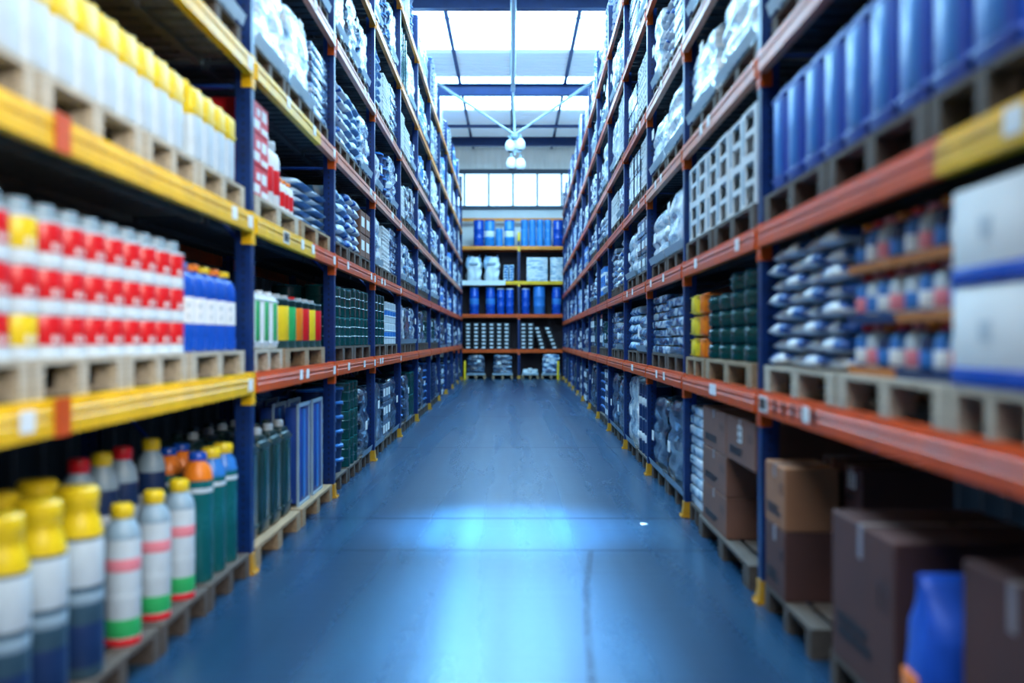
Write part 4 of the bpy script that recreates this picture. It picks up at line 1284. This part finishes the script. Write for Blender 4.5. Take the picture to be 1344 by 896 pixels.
# first level: black boxes with white labels
bx = MB().rbox(-0.12, 0, 0, 0.12, 0.4, 0.142, r=0.008, seg=1).mesh('black_box', BLACKINK)
bxl = MB().box(-0.070, -0.004, 0.040, 0.060, -0.0003, 0.100).mesh('white_label', PAPER)
colx = [614.5, 625, 635, 645.3, 655.2, 665]
for c, x in enumerate(colx + [687.2, 696.6]):
    for t in range(7):
        loc, rot = place('E', E(x) if c < 6 else E(x) + 0.0, 0.04, EL[1] + t * 0.1435)
        thing('black_box', f'black box with white label, {ORD[t]} up in {ORD[c]} column, end rack', 'box', loc, rot, [('box_body', bx), ('white_label', bxl)], group='black boxes on the end rack')
for c, x in enumerate((712, 728)):
    for t in range(6):
        loc, rot = place('E', E(x) - t * (0.055 if c else 0.04), 0.04, EL[1] + t * 0.1435)
        thing('black_box', f'black box in the {["first", "second"][c]} leaning stack, {ORD[t]} up, end rack', 'box', loc, rot + 0.0, [('box_body', bx), ('white_label', bxl)], group='black boxes on the end rack')
# second level: blue drums
DK = drum_kit(0.18, 1.02, BLUE, LBLUE, LBLUE); DK2 = drum_kit(0.22, 1.04, LBLUE, CYAN); DK3 = drum_kit(0.155, 0.98, BLUE, WHITE)
xs_ = [(622, DK), (643.5, DK), (657, DK3), (669, DK3), (690, DK3), (708, DK2), (731, DK)]
for k, (x, kit) in enumerate(xs_):
    loc, rot = place('E', E(x), 0.28, EL[2])
    thing('plastic_drum', f'blue plastic drum, {ORD[k]} along the second shelf of the end rack', 'drum', loc, rot, kit, group='blue drums on the end rack')
# third level: white bulk bags and flat packs
bagm = wrapped_mesh('bulk_bag', SACKP, 0.57, 0.8, 0.92, 3, 2, 0.04)
lp = MB()
for sx in (-0.22, 0.22):
    lp.tube((sx, 0.2, 0.86), (sx, 0.4, 1.02), 0.018, 6); lp.tube((sx, 0.4, 1.02), (sx, 0.6, 0.86), 0.018, 6)
lpm = lp.mesh('lifting_loop', LBLUE)
bpr = MB().rbox(-0.17, -0.045, 0.60, 0.17, 0.02, 0.70, r=0.01).mesh('shading_patch', GREY)  # grey patch paints in the dark shading near the bag's top
for k, x in enumerate((621.5, 645)):
    loc, rot = place('E', E(x), 0.06, EL[3])
    thing('bulk_bag', f'white bulk bag, {["left", "right"][k]} of the pair above the white banner, end rack', 'bag', loc, rot, [('bag_body', bagm), ('lifting_loop', lpm), ('shading_patch', bpr)], group='white bulk bags')
for k, (x0, x1, h, kind) in enumerate(((660.5, 675, 0.62, 'sack_blue'), (691, 719, 0.90, 'slab_white'), (722, 740, 0.90, 'slab_white'))):
    loc, rot = place('E', (E(x0) + E(x1)) / 2, 0.03, EL[3])
    thing('flat_pack_load' if k else 'sack_load', ['short load of blue sacks right of the white bulk bags', 'load of white flat packs right of the end rack centre post', 'load of white flat packs at the end rack right edge'][k], 'pallet load', loc, rot,
          load_parts(kind, round(E(x1) - E(x0), 2), h, 50 + k), group='loads on the end rack third shelf')
# fourth level: tall blue drums
D4 = drum_kit(0.2, 1.0, BLUE, BLUE); D4b = drum_kit(0.2, 1.0, CYAN, BLUE, PAPER); D4c = drum_kit(0.14, 0.335, CYAN, LBLUE)
for k, (x, kit) in enumerate(((628, D4), (642.5, D4b), (668.5, D4b), (733, D4))):
    if kit is None: continue
    loc, rot = place('E', E(x), 0.30, EL[4])
    thing('plastic_drum', f'{"deep blue" if kit is D4 else "sky blue"} drum, {ORD[k]} along the top shelf of the end rack', 'drum', loc, rot, kit, group='blue drums on the end rack')
for c, x in enumerate((655, 688.5, 698.8, 709.1, 719.4)):
    for t in range(3 if c else 2):
        loc, rot = place('E', E(x), 0.20, EL[4] + t * 0.336)
        thing('small_drum', f'small sky blue drum, {["bottom", "middle", "top"][t]} of {ORD[c]} pile on end rack top shelf', 'drum', loc, rot, D4c, group='small blue drums')
tr = MB().prism(BEAMP, -2.3, 2.9).mesh('top_rail', AMB)
trp = MB().box(-2.3, 0.04, -6.10, -2.22, 0.10, 0.12).box(2.82, 0.04, -6.10, 2.9, 0.10, 0.12).mesh('rail_post', BRACE)
thing('top_rail', 'long orange rail on tall posts behind the end rack, below the window', 'rail', (0, 37.2, 6.10), 0, [('rail_beam', tr), ('rail_post', MB().box(-2.3, 0.031, -6.10, -2.22, 0.10, 0.12).mesh('rail_post', BRACE)), ('rail_post', MB().box(2.82, 0.031, -6.10, 2.9, 0.10, 0.12).mesh('rail_post', BRACE))])

# ================================================================== SHELL
XL, XR, YB, YE, H = -3.35, 3.75, -5.0, 37.6, 9.1
struct('floor', MB().box(XL, YB, -0.1, XR, YE, 0).mesh('floor', FLOOR))
def corr(axis, a0, a1, pitch, depth):
    """points along a trapezoid corrugation"""
    pts, a = [], a0
    while a < a1:
        for f, h in ((0, 0), (0.35, 0), (0.5, depth), (0.85, depth)):
            pts.append((min(a + f * pitch, a1), h))
        a += pitch
    pts.append((a1, 0))
    return pts
def corr_wall_x(name, x, y0, y1, z0, z1, m, sg, pitch=0.4, dp=0.03):
    mb = MB()
    pts = corr('y', y0, y1, pitch, dp)
    vs = [(x + sg * h, y, z0) for y, h in pts] + [(x + sg * h, y, z1) for y, h in pts]
    n = len(pts)
    mb.add(vs, [(i, i + 1, n + i + 1, n + i) for i in range(n - 1)])
    mb.box(min(x - sg * 0.01, x - sg * 0.08), y0, z0, max(x - sg * 0.01, x - sg * 0.08), y1, z1)
    return mb.mesh(name, m, 0)
struct('wall_left', corr_wall_x('wall_left', XL, YB, YE, 0, H, WALLD, 1))
struct('wall_right', corr_wall_x('wall_right', XR, YB, YE, 0, H, WALLD, -1))
def corr_wall_y(name, y, x0, x1, z0, z1, m, pitch=0.26, dp=0.03):
    mb = MB()
    pts = corr('x', x0, x1, pitch, dp)
    n = len(pts)
    vs = [(x, y - h, z0) for x, h in pts] + [(x, y - h, z1) for x, h in pts]
    mb.add(vs, [(i, i + 1, n + i + 1, n + i) for i in range(n - 1)])
    mb.box(x0, y + 0.01, z0, x1, y + 0.1, z1)
    return mb.mesh(name, m, 0)
struct('wall_back', MB().box(XL, YE, 0, XR, YE + 0.1, 6.64).mesh('wall_back', WALLW))
struct('wall_back_upper', corr_wall_y('wall_back_upper', YE, XL, XR, 8.2, H, WALLP))
# ribbon window: six panes in a dark frame
wf = MB()
wz0, wz1 = 6.76, 8.02
wf.box(XL, YE - 0.06, 8.02, XR, YE + 0.1, 8.20); wf.box(XL, YE - 0.08, 6.62, XR, YE + 0.1, 6.76)
pw = 0.958
px0 = (609.6 - 672) / F * YE
k = -2
while px0 + k * pw < XR:
    if px0 + k * pw > XL: wf.box(px0 + k * pw - 0.035, YE - 0.03, wz0, px0 + k * pw + 0.035, YE + 0.1, wz1)
    k += 1
pm_ = MB().box(XL, YE + 0.02, wz0, XR, YE + 0.03, wz1).mesh('window_pane', PANE)
struct('window_1', wf.mesh('window_frame', FRAME), parts=[('window_pane', pm_)])
# roof: ribbed sheets with daylight strips between
BR = [(-4.9, -1.0), (1.0, 5.0), (7.6, 11.6), (14.2, 18.2), (20.6, 25.0), (27.5, 31.5), (35.6, 37.3)]
def roof_sheet(name, y0, y1):
    mb = MB()
    pts = corr('y', y0, y1, 0.30, 0.035)
    n = len(pts)
    vs = [(XL, y, H - h) for y, h in pts] + [(XR, y, H - h) for y, h in pts]
    mb.add(vs, [(i, i + 1, n + i + 1, n + i) for i in range(n - 1)])
    mb.box(XL, y0, H + 0.01, XR, y1, H + 0.06)
    return mb
roof = MB()
edges = [YB] + [e for b_ in BR for e in b_] + [YE]
for i in range(0, len(edges), 2):
    if edges[i + 1] - edges[i] > 0.05:
        s_ = roof_sheet('ceiling', edges[i], edges[i + 1])
        roof.add(s_.v, s_.f)
struct('ceiling', roof.mesh('ceiling', GRP, 0))
for i, (y0, y1) in enumerate(BR):
    gl = MB().box(XL, y0, H, XR, y1, H + 0.02).mesh('daylight_sheet', SKYN if y1 < 6 else (SKYD if y0 > 33 else SKY))
    fr_ = MB()
    for k in range(1, 2):
        yy = y0 + (y1 - y0) * 0.43
        fr_.box(XL, yy - 0.025, H - 0.05, XR, yy + 0.025, H - 0.001)
    struct(f'window_{i + 2}', gl, parts=[('glazing_bar', fr_.mesh('glazing_bar', PIPE))])
ti = 1
for yb_, hh in ((20.65, 0.34), (27.95, 0.34), (35.3, 0.34), (14.0, 0.34), (6.5, 0.34)):
    mb = MB()
    w2 = 0.11
    zt = H - 0.12
    mb.box(XL, yb_ - w2, zt - 0.02, XR, yb_ + w2, zt); mb.box(XL, yb_ - w2, zt - hh, XR, yb_ + w2, zt - hh + 0.02); mb.box(XL, yb_ - 0.012, zt - hh + 0.0205, XR, yb_ + 0.012, zt - 0.0205)
    struct(f'trim_{ti}', mb.mesh('roof_beam', STEELB)); ti += 1
mb = MB().box(XL, 33.2, H - 0.22, XR, 33.32, H - 0.12).mesh('roof_beam', STEELB)
struct(f'trim_{ti}', mb); ti += 1
for x in (-3.0, -1.52, 0.0, 1.55, 3.1):
    mb = MB()
    mb.box(x - 0.05, 1.0, H - 0.118, x + 0.05, YE - 0.1, H - 0.105); mb.box(x - 0.008, 1.0, H - 0.10, x + 0.008, YE - 0.1, H - 0.037)
    struct(f'trim_{ti}', mb.mesh('purlin', STEELB)); ti += 1
# white service pipe down the middle of the roof
pp = MB().tube((0.03, 8.0, 8.55), (0.03, 27.0, 8.55), 0.065, 12)
hang = [MB().tube((0.03, y, 8.60), (0.03, y, 8.98), 0.012, 6).mesh('pipe_hanger', PIPE) for y in (12.0, 17.0, 24.5)]
thing('ceiling_pipe', 'long white service pipe under the middle of the roof', 'pipe', (0, 0, 0), 0, [('pipe_run', pp.mesh('pipe_run', PIPE))] + [('pipe_hanger', h_) for h_ in hang])
# hanging fixture with its drop rod and splayed stays
fx, fy = 0.08, 27.0
drop = MB().tube((0.03, fy, 8.6), (fx, fy, 7.30), 0.035, 10).mesh('drop_rod', PIPE)
parts = [('drop_rod', drop)]
for sx, xe in ((-1, -2.45), (1, 2.55)):
    for dxx, dz in ((0, 0), (0.16, 0.02)):
        st = MB().tube((fx + sx * 0.05, fy - dxx * 0.3, 7.32), (xe + sx * dxx, fy - dxx, 9.0 + dz), 0.032, 8).mesh('stay', PIPE)
        parts.append(('stay', st))
hub = L_('hub', [(0, -0.10), (0.08, -0.10), (0.12, -0.05), (0.12, 0.02), (0.05, 0.08), (0, 0.09)], GREY, 14)
parts.append(('hub', hub, (fx, fy, 7.28)))
lamp = L_('lamp_housing', [(0, -0.34), (0.09, -0.335), (0.135, -0.29), (0.15, -0.22), (0.14, -0.13), (0.10, -0.05), (0.05, -0.01), (0, 0.0)], WHITE, 18)
lens = L_('lamp_lens', [(0, -0.362), (0.055, -0.358), (0.075, -0.345), (0.075, -0.3402), (0, -0.3405)], BLACKINK, 18)
nk = L_('lamp_neck', [(0, 0.0), (0.03, 0.0), (0.03, 0.1), (0, 0.1)], GREY, 8)
for (ox, oz) in ((-0.13, 7.16), (0.15, 7.20), (-0.10, 6.66), (0.16, 6.64)):
    parts.append(('lamp_housing', lamp, (fx + ox, fy, oz), [('lens', lens), ('neck', nk)]))
parts.append(('stem', MB().tube((fx, fy, 7.18), (fx, fy, 6.72), 0.03, 8).box(fx - 0.2, fy - 0.02, 7.22, fx + 0.2, fy + 0.02, 7.26).box(fx - 0.17, fy - 0.02, 6.80, fx + 0.19, fy + 0.02, 6.84).mesh('stem', GREY)))
thing('hanging_light_cluster', 'white lamp cluster hanging from stays under the roof at the aisle end', 'ceiling lamp', (0, 0, 0), 0, parts)
# scrap of paper on the floor
sp = MB()
sp.add([(-0.03, -0.015, 0.001), (0.03, -0.02, 0.006), (0.035, 0.015, 0.002), (-0.028, 0.02, 0.012), (-0.03, -0.015, 0.0), (0.03, -0.02, 0.005), (0.035, 0.015, 0.0), (-0.028, 0.02, 0.011)], [(0, 1, 2, 3), (7, 6, 5, 4), (0, 4, 5, 1), (1, 5, 6, 2), (2, 6, 7, 3), (3, 7, 4, 0)])
thing('paper_scrap', 'tiny white paper scrap lying on the blue floor', 'paper', (1.07, 7.72, 0), 0.3, me=sp.mesh('paper_scrap', PAPER, 0))

# ================================================================== LIGHT, WORLD, CAMERA
w = bpy.data.worlds.new('World'); SC.world = w
w.use_nodes = True
bg = w.node_tree.nodes['Background']
bg.inputs[0].default_value = (0.80, 0.90, 1.0, 1); bg.inputs[1].default_value = 0.06

def area(name, loc, target, sx, sy, e, col):
    ld = bpy.data.lights.new(name, 'AREA'); ld.shape = 'RECTANGLE'; ld.size = sx; ld.size_y = sy; ld.energy = e; ld.color = col
    o = bpy.data.objects.new(name, ld); COL.objects.link(o)
    o.location = loc
    o.rotation_euler = (Vector(target) - Vector(loc)).to_track_quat('-Z', 'Y').to_euler()
    return o
# added fill light, unseen, brightens the near left goods
near_fill = area('near_fill_light', (2.6, -0.2, 4.4), (-1.9, 4.8, 2.2), 1.8, 2.2, 50, (1.0, 0.96, 0.88)); near_fill.data.spread = math.radians(62)
# added spot over the aisle, unseen, makes the bright floor pool
sl = bpy.data.lights.new('floor_pool_spot', 'SPOT'); sl.energy = 36000; sl.color = (0.45, 0.78, 1.0); sl.spot_size = math.radians(16); sl.spot_blend = 1.0; sl.shadow_soft_size = 0.25
so = bpy.data.objects.new('floor_pool_spot', sl); COL.objects.link(so); so.location = (0.0, 7.6, 8.9)
# made-up housings, out of view, for the three added lights
hb = MB().lathe([(0.30, 8.935), (0.24, 8.98), (0.10, 9.03), (0.05, 9.06)], 16, 0.0, 7.6).mesh('lamp_housing', STEELB)  # made-up housing for the added floor pool spot, out of view
struct(f'trim_{ti}', hb); ti += 1
lh_ = MB().box(-0.16, 3.95, 8.93, 0.20, 7.2, 8.98).mesh('lamp_housing', STEELB)  # made-up housing for the added floor pool strip, out of view
struct(f'trim_{ti}', lh_); ti += 1
fb = MB().rbox(-0.95, -1.15, 0.03, 0.95, 1.15, 0.16, r=0.03).mesh('lamp_housing', STEELB)  # made-up housing for the added near fill light, out of view
fo = struct(f'trim_{ti}', fb, tuple(near_fill.location)); fo.rotation_euler = near_fill.rotation_euler; ti += 1

strip = area('floor_pool_strip', (0.02, 6.2, 8.9), (0.02, 6.2, 0.0), 0.3, 4.2, 115, (0.42, 0.76, 1.0)); strip.data.spread = math.radians(11); strip.rotation_euler = (0, 0, 0)  # added strip light, unseen, stretches the bright floor pool towards the camera

cam = bpy.data.cameras.new('Camera'); co = bpy.data.objects.new('Camera', cam); COL.objects.link(co)
co.location = (0, 0, CAMZ); co.rotation_euler = (PI / 2, 0, 0)
cam.sensor_width = 36; cam.lens = F / 1344 * 36
cam.shift_y = -3 / 1344
cam.dof.use_dof = True; cam.dof.focus_distance = 13.0; cam.dof.aperture_fstop = 0.66
cam.clip_start = 0.05; cam.clip_end = 200
SC.camera = co
SC.view_settings.view_transform = 'Standard'
SC.view_settings.look = 'None'
SC.view_settings.exposure = 0.0
SC.view_settings.gamma = 1
SC.view_settings.use_curve_mapping = False
SC.cycles.use_denoising = True
SC.cycles.max_bounces = 6
SC.cycles.diffuse_bounces = 1
SC.cycles.glossy_bounces = 3
SC.cycles.sample_clamp_indirect = 6
print('OBJECTS', len(SC.objects), 'LABELS', len(LABELS))
